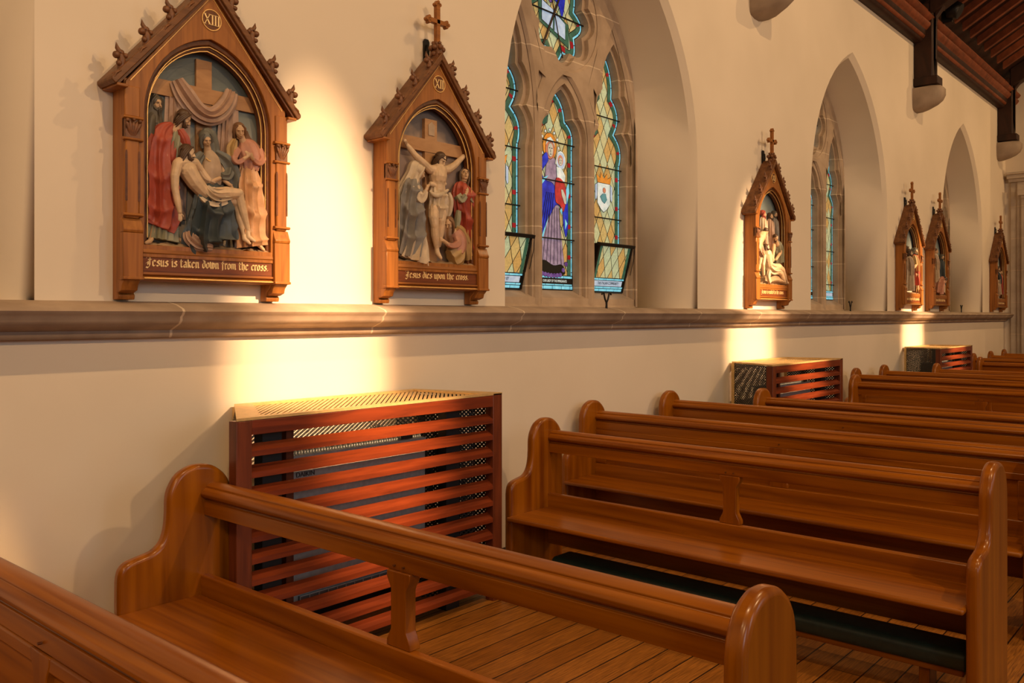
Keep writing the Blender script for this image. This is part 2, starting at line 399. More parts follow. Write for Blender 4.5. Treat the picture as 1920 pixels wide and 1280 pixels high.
for i, xp in enumerate(XP):
    e = empty('principal_rafter', (xp, D, ZP), ['near dark rafter and wall post above the corbel cut off by the top edge', 'middle dark rafter and wall post, above and right of the second arch', 'far dark rafter and wall post beside the pale end pier'][i], 'roof truss')
    mb = rafter_mesh(.24, .34); mb.v = [(a, b-D, c-ZP) for a, b, c in mb.v]; mb.build('rafter_beam', M['roof_dark'], e, bevel=.012)
    mb = MB(); mb.box(-.11, .11, -.26, -.003, -.66, .5); mb.build('wall_post', M['roof_dark'], e, bevel=.02)
    mb = MB(); mb.box(-.13, .13, -.33, -.003, -.68, -.56); mb.build('post_foot', M['roof_dark'], e, bevel=.01)
    mb = MB(); mb.prism([(-.27, -.3), (-.25, .1), (-.30, .30), (-.45, .50), (-.75, .66), (-.95, .78), (-.75, .95), (-.27, .62)], -.05, .05, 'x'); mb.build('curved_brace', M['roof_dark'], e, bevel=.01)
    # stone corbel: square block rounding back to a point on the wall
    c = MB(); vs = []; zt = 4.895
    secs = [(0, .15, .36), (-.03, .162, .385), (-.12, .165, .385), (-.19, .162, .35), (-.245, .158, .28), (-.285, .15, .19), (-.31, .13, .09), (-.33, .05, .012)]
    rings_ = []
    for dz, hw, dp in secs:
        rings_.append([(xp-hw, D-.001, zt+dz), (xp-hw, D-dp*.72, zt+dz), (xp-hw*.55, D-dp, zt+dz), (xp+hw*.55, D-dp, zt+dz), (xp+hw, D-dp*.72, zt+dz), (xp+hw, D-.001, zt+dz)])
    allv = [v for r_ in rings_ for v in r_]; fs = [tuple(range(6)), tuple(range(len(allv)-6, len(allv)))]
    for a in range(len(secs)-1):
        for b_ in range(6): fs.append((a*6+b_, a*6+(b_+1) % 6, (a+1)*6+(b_+1) % 6, (a+1)*6+b_))
    c.add(allv, fs)
    tag(c.build('stone_corbel', M['corbel'], None, smooth=True), ['carved sandstone corbel at the top edge, right of the big stained window', 'rounded sandstone corbel carrying the middle dark roof post', 'rounded sandstone corbel under the far post by the chancel arch'][i], 'corbel')
# small black floodlight on the wall plate beside the middle post
e = empty('spotlight', (14.05, D-.38, ZP+.55), 'small dark round spotlight among the rafters beside the middle roof post', 'spotlight')
mb = MB(); mb.tube([(0, .12, 0), (0, -.02, 0), (0, -.06, -.02)], [.11, .13, .10], 16, yaxis=(0, 0, 1)); mb.build('lamp_housing', M['iron'], e, smooth=True)
mb = MB(); mb.box(-.02, .02, .05, .20, -.16, .02); mb.build('bracket', M['iron'], e)

# ---------------------------------------------------------------- stained glass windows
def mk_glass(name, cols, str_=.55, sc=9):
    m, nt, b = new_mat(name)
    tc = N(nt, 'ShaderNodeTexCoord'); n1 = N(nt, 'ShaderNodeTexNoise'); n1.inputs['Scale'].default_value = sc; n1.inputs['Detail'].default_value = 5
    L(nt, tc.outputs['Object'], n1.inputs['Vector'])
    c = ramp(nt, n1.outputs['Fac'], [(.3, cols[0]), (.7, cols[1])])
    L(nt, c, b.inputs['Base Color']); L(nt, c, b.inputs['Emission Color']); b.inputs['Emission Strength'].default_value = str_  # daylight through the pane is put in as a glow of its colour
    b.inputs['Roughness'].default_value = .25
    return m
def mk_quarry():
    """leaded diamond quarries with the daylight behind them put in as emission"""
    m, nt, b = new_mat('leaded_diamond_glass')
    tc = N(nt, 'ShaderNodeTexCoord'); sp = N(nt, 'ShaderNodeSeparateXYZ'); L(nt, tc.outputs['Object'], sp.inputs[0])
    def mth(op, a, bb=None, c=None):
        n = N(nt, 'ShaderNodeMath', operation=op)
        for i, v in enumerate((a, bb, c)):
            if v is None: continue
            if hasattr(v, 'links'): L(nt, v, n.inputs[i])
            else: n.inputs[i].default_value = v
        return n.outputs[0]
    u = mth('MULTIPLY_ADD', sp.outputs['X'], 1/.112, mth('MULTIPLY', sp.outputs['Z'], 1/.212)); v = mth('MULTIPLY_ADD', sp.outputs['X'], 1/.112, mth('MULTIPLY', sp.outputs['Z'], -1/.212))
    fu, fv = mth('FRACT', u), mth('FRACT', v)
    eu = mth('MINIMUM', fu, mth('SUBTRACT', 1, fu)); ev = mth('MINIMUM', fv, mth('SUBTRACT', 1, fv))
    lead = mth('LESS_THAN', mth('MINIMUM', eu, ev), .034)
    cb = N(nt, 'ShaderNodeCombineXYZ'); L(nt, mth('FLOOR', u), cb.inputs[0]); L(nt, mth('FLOOR', v), cb.inputs[1])
    wn = N(nt, 'ShaderNodeTexWhiteNoise', noise_dimensions='3D'); L(nt, cb.outputs[0], wn.inputs[0])
    cell = ramp(nt, wn.outputs['Value'], [(0, (.50, .62, .40)), (.4, (.58, .60, .33)), (.6, (.62, .47, .18)), (.85, (.60, .38, .12))])
    n1 = N(nt, 'ShaderNodeTexNoise'); n1.inputs['Scale'].default_value = 60; n1.inputs['Detail'].default_value = 3; L(nt, tc.outputs['Object'], n1.inputs['Vector'])
    mx = N(nt, 'ShaderNodeMix', data_type='RGBA', blend_type='MULTIPLY'); mx.inputs[0].default_value = .5; L(nt, cell, mx.inputs[6]); L(nt, n1.outputs['Fac'], mx.inputs[7])
    m2 = N(nt, 'ShaderNodeMix', data_type='RGBA'); L(nt, lead, m2.inputs[0]); L(nt, mx.outputs[2], m2.inputs[6]); m2.inputs[7].default_value = (.012, .012, .01, 1)
    L(nt, m2.outputs[2], b.inputs['Base Color']); L(nt, m2.outputs[2], b.inputs['Emission Color']); b.inputs['Emission Strength'].default_value = .62
    b.inputs['Roughness'].default_value = .25
    return m
G = {'quarry': mk_quarry(), 'cyan': mk_glass('cyan_glass', ((.10, .42, .58), (.22, .62, .80)), .75, 20), 'green': mk_glass('green_glass', ((.02, .075, .05), (.05, .14, .09)), .5, 20),
     'red': mk_glass('red_glass', ((.20, .006, .01), (.32, .012, .02)), .5), 'lead': flat('lead_came', (.012, .012, .011), .5, .3), 'blue': mk_glass('blue_glass', ((.005, .008, .22), (.02, .04, .52)), .75, 14),
     'lilac': mk_glass('lilac_glass', ((.16, .12, .20), (.34, .27, .38)), .55, 18), 'white': mk_glass('white_glass', ((.42, .55, .55), (.72, .80, .78)), .6, 20), 'skin': mk_glass('flesh_glass', ((.40, .42, .36), (.55, .55, .47)), .5, 20),
     'scarlet': mk_glass('scarlet_glass', ((.28, .015, .02), (.50, .03, .03)), .55, 20), 'amber': mk_glass('amber_glass', ((.45, .16, .02), (.70, .30, .04)), .55, 20), 'purple': mk_glass('purple_glass', ((.07, .03, .16), (.16, .09, .30)), .6, 20),
     'rose': mk_glass('rose_glass', ((.45, .14, .08), (.60, .25, .15)), .5), 'teal': mk_glass('teal_glass', ((.05, .20, .24), (.12, .34, .38)), .5), 'pale': mk_glass('pale_blue_glass', ((.30, .42, .60), (.45, .58, .75)), .6, 20)}
GY = D+.615
def arcs(anchors, bulge, n=7):
    """polyline through the anchors, each leg bulging outward (to the left of travel) by bulge*length"""
    out = []
    for (x0, z0), (x1, z1), b in zip(anchors[:-1], anchors[1:], bulge):
        dx, dz = x1-x0, z1-z0
        for k in range(n):
            t = k/n; h = b*4*t*(1-t); out.append((x0+dx*t - dz*h, z0+dz*t + dx*h))
    out.append(anchors[-1]); return out
Z0 = 1.815
def light_outline(kind):
    if kind == 'mid':
        A = [(-.257, Z0), (-.257, 3.02), (-.155, 3.24), (0, 3.47), (.155, 3.24), (.257, 3.02), (.257, Z0)]; B = [0, .20, .13, .13, .20, 0]
    else:
        A = [(-.257, Z0), (-.257, 2.95), (-.175, 3.24), (-.135, 3.56), (0, 3.95), (.135, 3.56), (.175, 3.24), (.257, 2.95), (.257, Z0)]; B = [0, .20, .24, .12, .12, .24, .20, 0]
    return arcs(A, B)
def foil_outline(r0=.31, n=8):
    A = [(r0*cos(pi/n+2*pi*k/n), 4.08+r0*sin(pi/n+2*pi*k/n)) for k in range(n, -1, -1)]
    return arcs(A, [.44]*n, 8)[:-1]
def inset(pts, d, closed=True):
    n = len(pts); out = []
    for i in range(n):
        p0, p1, p2 = Vector(pts[i-1]), Vector(pts[i]), Vector(pts[(i+1) % n])
        a, b = (p1-p0), (p2-p1)
        if a.length < 1e-7: a = b
        if b.length < 1e-7: b = a
        na, nb = Vector((a.y, -a.x)).normalized(), Vector((b.y, -b.x)).normalized()
        m = (na+nb); m = m.normalized() if m.length > .1 else na
        k = d/max(.55, m.dot(na)); out.append((p1.x+m.x*k, p1.y+m.y*k))
    return out
def glass_light(parent, cx, kind):
    pts = light_outline(kind) if kind != 'foil' else foil_outline()
    e = bpy.data.objects.new('foiled_light' if kind == 'foil' else 'lancet_light', None); C.objects.link(e); e.parent = parent
    # the outline runs clockwise: inset goes to the right of travel
    def band(name, d0, d1, m, y, skip=None):
        a, b = inset(pts, d0), inset(pts, d1); n = len(pts); mb = MB()
        vs = [(cx+x, y, z) for x, z in a]+[(cx+x, y, z) for x, z in b]
        mb.add(vs, [(i, (i+1) % n, n+(i+1) % n, n+i) for i in range(n)]); return mb.build(name, m, e)
    mb = MB(); o = inset(pts, .004); mb.add([(cx+x, GY+.004, z) for x, z in o], [tuple(range(len(o)))]); mb.build('glass_pane', G['quarry'], e)
    band('lead_edge', -.004, .009, G['lead'], GY-.001)
    band('cyan_border', .009, .026, G['cyan'], GY-.002)
    band('lead_line', .026, .032, G['lead'], GY-.003)
    band('green_border', .032, .070, G['green'], GY-.002)
    band('lead_line', .070, .077, G['lead'], GY-.003)
    # red squares set in the green border, leads across the cyan strip
    a, b, c0, c1 = inset(pts, .030), inset(pts, .072), inset(pts, .008), inset(pts, .028)
    n = len(pts); red = MB(); ld = MB()
    def between(P, Q, t): return (P[0]+(Q[0]-P[0])*t, P[1]+(Q[1]-P[1])*t)
    acc = 0; nxt = .12; cnt = 0
    for i in range(n):
        j = (i+1) % n; seg = (Vector(pts[j])-Vector(pts[i])).length
        while nxt < acc+seg:
            t = (nxt-acc)/seg; w_ = .018/seg
            q = [between(a[i], a[j], t-w_), between(a[i], a[j], t+w_), between(b[i], b[j], t+w_), between(b[i], b[j], t-w_)]
            if cnt % 2 == 0: red.add([(cx+x, GY-.004, z) for x, z in q], [(0, 1, 2, 3)])
            w2 = .003/seg
            q = [between(c0[i], c0[j], t-w2), between(c0[i], c0[j], t+w2), between(c1[i], c1[j], t+w2), between(c1[i], c1[j], t-w2)]
            ld.add([(cx+x, GY-.005, z) for x, z in q], [(0, 1, 2, 3)])
            nxt += .13; cnt += 1
        acc += seg
    red.build('red_square', G['red'], e); ld.build('lead_tick', G['lead'], e)
    # iron saddle bars
    mb = MB()
    if kind == 'foil': mb.tube([(cx-.42, GY-.02, 4.10), (cx+.42, GY-.02, 4.10)], .007, 6)
    else:
        zz = [2.02+.45*k for k in range(4)] if kind != 'mid' else [2.24, 2.72, 3.04]
        for z in zz: mb.tube([(cx-.257, GY-.02, z), (cx+.257, GY-.02, z)], .006, 6)
    mb.build('saddle_bar', G['lead'], e)
    return e
def poly(mb, pts, y): mb.add([(x, y, z) for x, z in pts], [tuple(range(len(pts)))])
def piece(e, name, m, pts, y, cx, edge=.005):
    """one leaded piece: came behind, coloured glass in front"""
    c = Vector((sum(p[0] for p in pts)/len(pts), sum(p[1] for p in pts)/len(pts)))
    b = MB(); poly(b, [(cx+x, z) for x, z in pts], y); b.cur = 1
    area2 = sum(pts[i-1][0]*pts[i][1]-pts[i][0]*pts[i-1][1] for i in range(len(pts)))
    q = pts if area2 < 0 else pts[::-1]
    poly(b, [(cx+x, z) for x, z in inset(q, edge)], y-.0015)
    return b.build(name, [G['lead'], m], e)
def circ(x, z, r, rz=None, n=16): return [(x+r*cos(2*pi*k/n), z+(rz or r)*sin(2*pi*k/n)) for k in range(n)]
def madonna(e, cx):
    y = GY-.006
    piece(e, 'gown', G['lilac'], smooth2([(-.10, 2.88), (.02, 2.90), (.07, 2.72), (.06, 2.55), (.11, 2.2), (.135, 2.03), (.06, 2.0), (-.10, 2.0), (-.215, 2.02), (-.20, 2.3), (-.14, 2.6)]), y, cx)
    for k in range(6):
        x = -.16+.05*k; piece(e, 'gown_fold', G['lead'], [(x, 2.03), (x+.006, 2.03), (x*.6+.012, 2.50), (x*.6+.006, 2.50)], y-.002, cx, .001)
    piece(e, 'blue_mantle', G['blue'], smooth2([(-.10, 2.95), (-.18, 2.88), (-.245, 2.70), (-.25, 2.4), (-.24, 2.16), (-.20, 2.12), (-.08, 2.42), (.0, 2.52), (.04, 2.62), (-.02, 2.7), (-.12, 2.72), (-.16, 2.78), (-.08, 2.88)]), y-.002, cx)
    piece(e, 'blue_mantle', G['blue'], smooth2([(.02, 2.64), (.10, 2.70), (.17, 2.66), (.19, 2.40), (.16, 2.26), (.12, 2.34), (.10, 2.48), (.02, 2.52), (-.08, 2.40), (-.03, 2.56)]), y-.003, cx)
    for q in ([(-.245, 2.10), (-.15, 2.30), (-.08, 2.42), (-.16, 2.22), (-.235, 2.06)], [(-.24, 2.64), (-.16, 2.68), (-.08, 2.76), (-.18, 2.72)], [(.07, 2.48), (.105, 2.52), (.10, 2.44)], [(.14, 2.42), (.175, 2.38), (.14, 2.32)], [(.15, 2.66), (.19, 2.74), (.20, 2.64), (.165, 2.54)]):
        piece(e, 'cyan_lining', G['cyan'], q, y-.005, cx, .002)
    for k in range(5):
        x = -.22+.045*k; piece(e, 'mantle_fold', G['lead'], [(x, 2.22+.05*k), (x+.005, 2.22+.05*k), (x*.5+.008, 2.62), (x*.5, 2.62)], y-.006, cx, .001)
    for k in range(9):
        a = radians(-30+30*k); piece(e, 'halo_bead', G['white'], circ(-.06+.115*cos(a), 3.00+.135*sin(a), .016, n=10), y-.001, cx, .004)
    piece(e, 'halo', G['amber'], circ(-.06, 3.0, .095, .115), y, cx)
    piece(e, 'hair', G['rose'], circ(-.06, 2.975, .06, .085), y-.002, cx)
    piece(e, 'veil', G['white'], [(-.12, 3.0), (-.10, 3.06), (-.055, 3.08), (-.01, 3.05), (.005, 2.99), (-.02, 3.03), (-.06, 3.05), (-.10, 3.02)], y-.004, cx, .002)
    piece(e, 'face', G['skin'], circ(-.055, 2.97, .038, .06), y-.004, cx, .003)
    fc = MB()
    for (x, z, a, b_) in ((-.07, 2.985, .010, .004), (-.04, 2.985, .010, .004), (-.055, 2.962, .003, .014), (-.055, 2.935, .012, .003)): poly(fc, [(cx+px_, pz) for px_, pz in circ(x, z, a, b_, 8)], y-.008)
    for (x, z, a, b_) in ((.065, 2.90, .006, .003), (.088, 2.90, .006, .003), (.077, 2.878, .008, .002)): poly(fc, [(cx+px_, pz) for px_, pz in circ(x, z, a, b_, 8)], y-.010)
    fc.build('painted_features', G['lead'], e)
    piece(e, 'halo', G['white'], circ(.085, 2.90, .070, .085), y-.002, cx)
    piece(e, 'halo', G['pale'], circ(.085, 2.90, .056, .070), y-.003, cx, .002)
    piece(e, 'hair', G['rose'], circ(.078, 2.90, .038, .048), y-.004, cx, .002)
    piece(e, 'face', G['skin'], circ(.077, 2.89, .026, .036), y-.006, cx, .002)
    piece(e, 'tunic', G['white'], [(.02, 2.85), (.10, 2.84), (.15, 2.78), (.14, 2.72), (.03, 2.74)], y-.004, cx)
    piece(e, 'raised_arm', G['skin'], [(.02, 2.86), (.045, 2.94), (.05, 3.0), (.035, 3.0), (.02, 2.93), (0, 2.86)], y-.006, cx, .002)
    piece(e, 'red_robe', G['scarlet'], smooth2([(.02, 2.75), (.09, 2.75), (.15, 2.69), (.16, 2.58), (.12, 2.47), (.07, 2.52), (.01, 2.55), (0, 2.66)]), y-.005, cx)
    piece(e, 'hand', G['skin'], [(.08, 2.66), (.11, 2.66), (.15, 2.60), (.155, 2.54), (.13, 2.54), (.09, 2.61)], y-.008, cx, .002)
    piece(e, 'dark_ground', G['lead'], smooth2([(-.22, 2.02), (-.14, 2.06), (-.02, 2.02), (.09, 2.03), (.14, 1.98), (.10, 1.94), (-.2, 1.94)]), y-.007, cx)
    for k in range(10):
        t = k/9; x = -.21+.36*t; z = 1.955-.02*sin(pi*t) + (.08*max(0, t-.8)*5)
        piece(e, 'purple_cloud', G['purple'], circ(x, z, .026, .022, 10), y-.009, cx, .003)
def smooth2(pts, n=4):
    P = pts[-1:]+pts+pts[:2]; out = []
    for i in range(1, len(P)-2):
        for k in range(n):
            t = k/n; out.append(tuple(.5*((2*b) + (-a+c)*t + (2*a-5*b+4*c-d)*t*t + (-a+3*b-3*c+d)*t**3) for a, b, c, d in zip(P[i-1], P[i], P[i+1], P[i+2])))
    return out
def name_strip(e, cx, txt, y, x0=-.22, x1=.22, dark=True, size=.034):
    b = MB(); b.box(cx-.25, cx+.25, y+.001, y+.003, Z0+.002, Z0+.125); b.build('lead_backing', G['lead'], e)
    for zz, h in ((Z0+.008, .026), (Z0+.100, .018)) + (((Z0+.040, .010),) if True else ()):
        c = MB(); n = 4; off = (.0 if h < .02 else .03)
        for k in range(n+1):
            a = max(x0-.02, x0-.02+(k-off*8)*(x1-x0+.04)/n); bb = min(x1+.02, x0-.02+(k+1-off*8)*(x1-x0+.04)/n-.006)
            if bb > a: c.box(cx+a, cx+bb, y-.001, y, zz, zz+h)
        c.build('cyan_strip', G['cyan'], e)
    c = MB(); c.box(cx+x0, cx+x1, y-.002, y, Z0+.053, Z0+.095); c.build('name_strip', G['lead'] if dark else G['pale'], e)
    text_mesh('lettering', txt, size, G['white'] if dark else G['lead'], e, (cx, y-.003, Z0+.074), .0005, sx=.72)
def hopper(w_e, cx, side, txt):
    """bottom-hung ventilator leaning into the church"""
    e = bpy.data.objects.new('hopper_vent', None); C.objects.link(e); e.parent = w_e
    tilt = radians(15); h = .43; hw = .262
    hinge = Vector((cx, GY-.02, Z0))
    Rm = Matrix.Translation(hinge) @ Matrix.Rotation(tilt, 4, 'X')
    def fin(o): o.data.transform(Rm); return o
    fr = MB(); fr.box(-hw, -hw+.022, -.02, .0, 0, h); fr.box(hw-.022, hw, -.02, .0, 0, h); fr.box(-hw-.012, hw+.012, -.035, .0, h-.02, h+.008); fr.box(-hw, hw, -.02, 0, 0, .006)
    fin(fr.build('vent_frame', M['iron'], e))
    sd = MB()
    for s_ in (-1, 1): sd.prism([(0, 0), (-.002, h), (.115, h-.03)], s_*hw, s_*(hw-.004), 'x')
    fin(sd.build('vent_cheek', M['iron'], e))
    gp = MB(); gp.box(-hw+.02, hw-.02, -.010, -.006, .13, h-.02); o = fin(gp.build('glass_pane', G['quarry'], e))
    br_ = MB()
    for s_ in (-1, 1): br_.box(s_*(hw-.045)-.018, s_*(hw-.045)+.018, -.013, -.010, .125, h-.02)
    fin(br_.build('green_border', G['green'], e))
    q = bpy.data.objects.new('vent_name', None)
    # name strips
    b = MB(); b.box(-.24, .24, -.012, -.008, .004, .128); fin(b.build('lead_backing', G['lead'], e))
    for zz, hh, o_ in ((.008, .020, 0), (.034, .014, .5), (.108, .014, .3)):
        c = MB()
        for k in range(5):
            a, bb = -.235+(k-o_)*.118, -.235+(k+1-o_)*.118-.006; a = max(a, -.235); bb = min(bb, .235)
            if bb > a+.01: c.box(a, bb, -.014, -.012, zz, zz+hh)
        fin(c.build('cyan_strip', G['cyan'], e))
    c = MB(); c.box(-.215, .215, -.014, -.012, .054, .102); fin(c.build('name_strip', G['pale'], e))
    t = text_mesh('lettering', txt, .036, G['lead'], e, (0, -.015, .079), .0005, sx=.74); fin(t)
    cd = MB(); cd.tube([Rm @ Vector((hw+.005, -.03, h)), Rm @ Vector((hw+.012, -.045, h-.1)), Rm @ Vector((hw+.002, -.05, h-.26))], .003, 6); cd.build('pull_cord', M['iron'], e)
    bpy.data.objects.remove(q)
    return e
def stained_window(cx, no, detailed):
    e = bpy.data.objects.new('window_%d' % no, None); C.objects.link(e); e.location = (cx, 0, 0); tag(e, kind='structure')
    ZT = 1.70
    out_ = lambda w_, zs, za, zb: [(-w_, zb)] + arch_pts(w_, zs, za, 20) + [(w_, zb)]
    # glass plane stonework with foiled openings
    hs = []
    for k, kd in ((-1, 'side'), (0, 'mid'), (1, 'side')): hs.append([(x+.712*k, z) for x, z in light_outline(kd)])
    hs.append(foil_outline())
    plate('inner_tracery', out_(IW+.02, IZ, IA+.02, 1.62), [[(x, z if z > 1.9 else 1.70) for x, z in h] for h in hs], GY-.075, GY+.05, M['stone'], e, bev=.0)
    # chamfered throat: slightly larger foiled openings
    hs2 = [[(x, z if z > 1.9 else 1.70) for x, z in inset(h, -.035)] for h in hs]
    plate('foiled_chamfer', out_(IW+.01, IZ, IA+.01, 1.62), hs2, GY-.115, GY-.075, M['stone'], e, bev=.0)
    # front mouldings: simple lancets and a circle
    f = []
    for k, (ap, sp_) in ((-1, (4.12, 3.0)), (0, (3.58, 3.02)), (1, (4.12, 3.0))):
        hw = .318
        p = [(-hw, ZT)]+arch_pts(hw, sp_, ap, 12)+[(hw, ZT)]
        sh = .035*(-k)
        f.append([(x+.712*k + (sh*max(0, z-3.0)/1.1), z) for x, z in p])
    f.append([(.455*cos(-2*pi*k/40), 4.08+.455*sin(-2*pi*k/40)) for k in range(40)])
    for s_ in (-1, 1): f.append([(s_*a, b) for a, b in ((.30, 3.50), (.37, 3.68), (.345, 3.54), (.36, 3.38))][::s_])
    plate('front_tracery', out_(IW+.005, IZ, IA, 1.62), f, IY-.012, GY-.115, M['stone'], e, bev=.022)
    # sloping sill under the lights
    mb = MB()
    for k in (-1, 0, 1):
        c0 = .712*k
        mb.add([(c0-.257, GY, Z0), (c0+.257, GY, Z0), (c0+.318, IY-.012, 1.745), (c0-.318, IY-.012, 1.745), (c0-.318, IY-.012, 1.64), (c0+.318, IY-.012, 1.64)], [(0, 1, 2, 3), (3, 2, 5, 4)])
        mb.add([(c0-.257, GY, Z0), (c0-.318, IY-.012, 1.745), (c0-.318, IY-.012, 1.86)], [(0, 1, 2)]); mb.add([(c0+.257, GY, Z0), (c0+.318, IY-.012, 1.745), (c0+.318, IY-.012, 1.86)], [(0, 1, 2)])
    mb.build('window_sill', M['stone'], e)
    glass_light(e, -.712, 'side'); m_ = glass_light(e, 0, 'mid'); glass_light(e, .712, 'side'); fo = glass_light(e, 0, 'foil')
    if detailed:
        madonna(m_, 0); name_strip(m_, 0, 'OUR LADY OF THE IMMIGRANTS', GY-.012, size=.030)
        # crowned shields in the side lights
        for s_ in (-1, 1):
            le = [c for c in bpy.data.objects if c.parent == e and c.name.startswith('lancet_light')][0 if s_ < 0 else 2]
            y = GY-.006; c = .712*s_
            piece(le, 'crown', G['amber'], [(-.12, 2.86), (-.10, 2.78), (.10, 2.78), (.12, 2.86), (.06, 2.83), (.05, 2.88), (0, 2.83), (-.05, 2.88), (-.06, 2.83)], y-.003, c, .004)
            piece(le, 'shield', G['white'], [(-.10, 2.79), (.10, 2.79), (.10, 2.60), (.05, 2.55), (0, 2.52), (-.05, 2.55), (-.10, 2.60)], y-.001, c)
            for t_ in (-1, 1): piece(le, 'scroll', G['pale'], [(t_*.10, 2.78), (t_*.135, 2.76), (t_*.135, 2.64), (t_*.115, 2.62), (t_*.10, 2.66)], y-.002, c, .004)
            piece(le, 'flower', G['rose'], circ(.005, 2.72, .026, n=9), y-.004, c, .003)
            piece(le, 'leaves', G['teal'], [(-.02, 2.69), (.03, 2.69), (.05, 2.64), (.01, 2.60), (-.03, 2.62), (-.06, 2.66)], y-.004, c, .003)
        # book, cloth and staff in the foiled light
        y = GY-.006
        piece(fo, 'green_border', G['green'], [(-.22, 4.22), (.20, 4.06), (.20, 3.86), (-.20, 4.00)], y, 0)
        piece(fo, 'open_book', G['pale'], [(-.17, 4.19), (-.01, 4.14), (-.02, 3.97), (-.17, 4.02)], y-.002, 0)
        piece(fo, 'open_book', G['pale'], [(0, 4.13), (.15, 4.06), (.15, 3.92), (-.005, 3.96)], y-.002, 0)
        piece(fo, 'blue_drapery', G['blue'], smooth2([(-.16, 4.28), (-.05, 4.36), (.06, 4.42), (.15, 4.40), (.14, 4.22), (.10, 4.10), (.04, 4.20), (-.08, 4.24)]), y-.003, 0)
        piece(fo, 'dark_drapery', G['purple'], [(-.16, 4.26), (-.08, 4.30), (-.02, 4.20), (-.06, 4.18)], y-.005, 0)
        sb = MB(); sb.tube([(-.16, y-.012, 3.82), (.10, y-.012, 4.34)], .010, 6); sb.tube([(-.10, y-.012, 4.40), (.10, y-.012, 3.76)], .005, 6); sb.build('staff', M['roof_dark'], fo)
        hopper(e, -.712, -1, 'DONATED BY'); hopper(e, .712, 1, 'THE ITALIAN COMMUNITY')
    else:
        for c_ in (-.712, 0, .712): name_strip(e, c_, ' ', GY-.012, dark=c_ == 0)
    return e
stained_window(XW[0], 1, True)
stained_window(XW[1], 2, False)
stained_window(XW[2], 3, False)
stained_window(1.40-SW, 4, False)
# iron candle hooks on the stone course
def hook(x, label):
    e = empty('iron_hook', (x, D-.06, 1.655), label, 'hook')
    mb = MB(); mb.tube([(0, 0, 0), (0, 0, .03), (0, 0, .055)], [.010, .008, .009], 8)
    for s_ in (-1, 1):
        mb.tube(smooth_path([(0, 0, .045), (s_*.018, 0, .07), (s_*.03, 0, .10), (s_*.038, 0, .118), (s_*.052, 0, .120), (s_*.062, 0, .104)], 4), [.007]*20+[.003], 8)
    mb.build('forked_hook', M['iron'], e, smooth=True)
hook(5.44, 'black forked iron hook standing on the stone course below the big stained window')
hook(10.59, 'small forked iron hook on the stone course below the second window')
hook(15.68, 'tiny forked iron hook on the stone course below the farthest arched recess')

# ---------------------------------------------------------------- pews
def pew_end_profile():
    cur = smooth_path([(-.345, .56), (-.338, .60), (-.315, .628), (-.266, .642), (-.205, .655), (-.168, .685), (-.150, .735), (-.144, .80), (-.142, .86), (-.128, .905), (-.095, .95), (-.045, .975), (0, .980), (.055, .970), (.105, .935), (.135, .89), (.148, .83)], 3)
    return [(-.345, 0)]+cur+[(.150, .72), (.150, 0)]
def rail_profile():
    return [(.100, .80), (.102, .872), (.092, .889), (.075, .898), (.052, .900), (.034, .896), (.023, .887), (.024, .880), (.016, .877), (.004, .870), (-.003, .858), (-.001, .846), (.010, .838), (.020, .834), (.018, .826), (.012, .824), (.012, .768), (.058, .768), (.058, .80)]
def muntin(yc, z0, z1, hw=.036, fl=.056):
    return [(yc-fl, z0), (yc+fl, z0), (yc+fl, z0+.02), (yc+hw+.004, z0+.05), (yc+hw, z0+.06), (yc+hw, z1-.06), (yc+hw+.004, z1-.05), (yc+fl, z1-.022), (yc+fl, z1), (yc-fl, z1), (yc-fl, z1-.022), (yc-hw-.004, z1-.05), (yc-hw, z1-.06), (yc-hw, z0+.06), (yc-hw-.004, z0+.05), (yc-fl, z0+.02)]
def make_pew(x, ywall, yaisle, closed, label, group=None):
    e = empty('church_pew', (x, 0, 0), label, 'pew', group)
    T = .055
    for y in (ywall, yaisle):
        mb = MB(); mb.prism(pew_end_profile(), y-T/2, y+T/2, 'y'); mb.build('bench_end', M['pew_z'], e, bevel=.019, bseg=4)
    a, b = yaisle+T/2-.004, ywall-T/2+.004
    mb = MB(); mb.prism(rail_profile(), a, b, 'y'); mb.build('top_rail', M['pew_y'], e, bevel=.002)
    mb = MB(); mb.box(-.385, .0, a, b, .415, .440)
    o = mb.build('seat', M['pew_y'], e, bevel=.010, bseg=3)
    mb = MB(); mb.box(-.002, .036, a, b, .40, .520); mb.build('lower_rail', M['pew_y'], e, bevel=.006)
    mb = MB(); mb.box(.0, .030, a, b, .215, .405); mb.build('seat_rail', M['pew_y'], e, bevel=.004)
    yc = (a+b)/2
    if not closed:
        mb = MB(); mb.prism(muntin(yc, .520, .768), .004, .050, 'x'); mb.build('back_muntin', M['pew_z'], e, bevel=.003)
        mb = MB()
        for k in (-1, 1): mb.tube([(.003, yc+k*.022, .785), (.010, yc+k*.022, .785)], .004, 8)
        mb.build('wooden_peg', M['oak_dark'], e)
    else:
        fr = MB()
        fr.box(.006, .040, a, b, .728, .768); fr.box(.006, .040, a, a+.09, .52, .73); fr.box(.006, .040, b-.09, b, .52, .73)
        fr.build('back_frame', M['pew_y'], e, bevel=.006)
        mb = MB(); mb.prism(muntin(yc, .520, .768, .04, .06), .004, .044, 'x'); mb.build('back_muntin', M['pew_z'], e, bevel=.003)
        for k, (p, q) in enumerate(((a+.07, yc-.03), (yc+.03, b-.07))):
            mb = MB(); mb.box(.024, .034, p, q, .50, .75); mb.build('back_panel', M['pew_y'], e)
        mb = MB(); mb.tube([(.0, yc, .79), (.010, yc, .79)], .004, 8); mb.build('wooden_peg', M['oak_dark'], e)
    return e
YA = .87
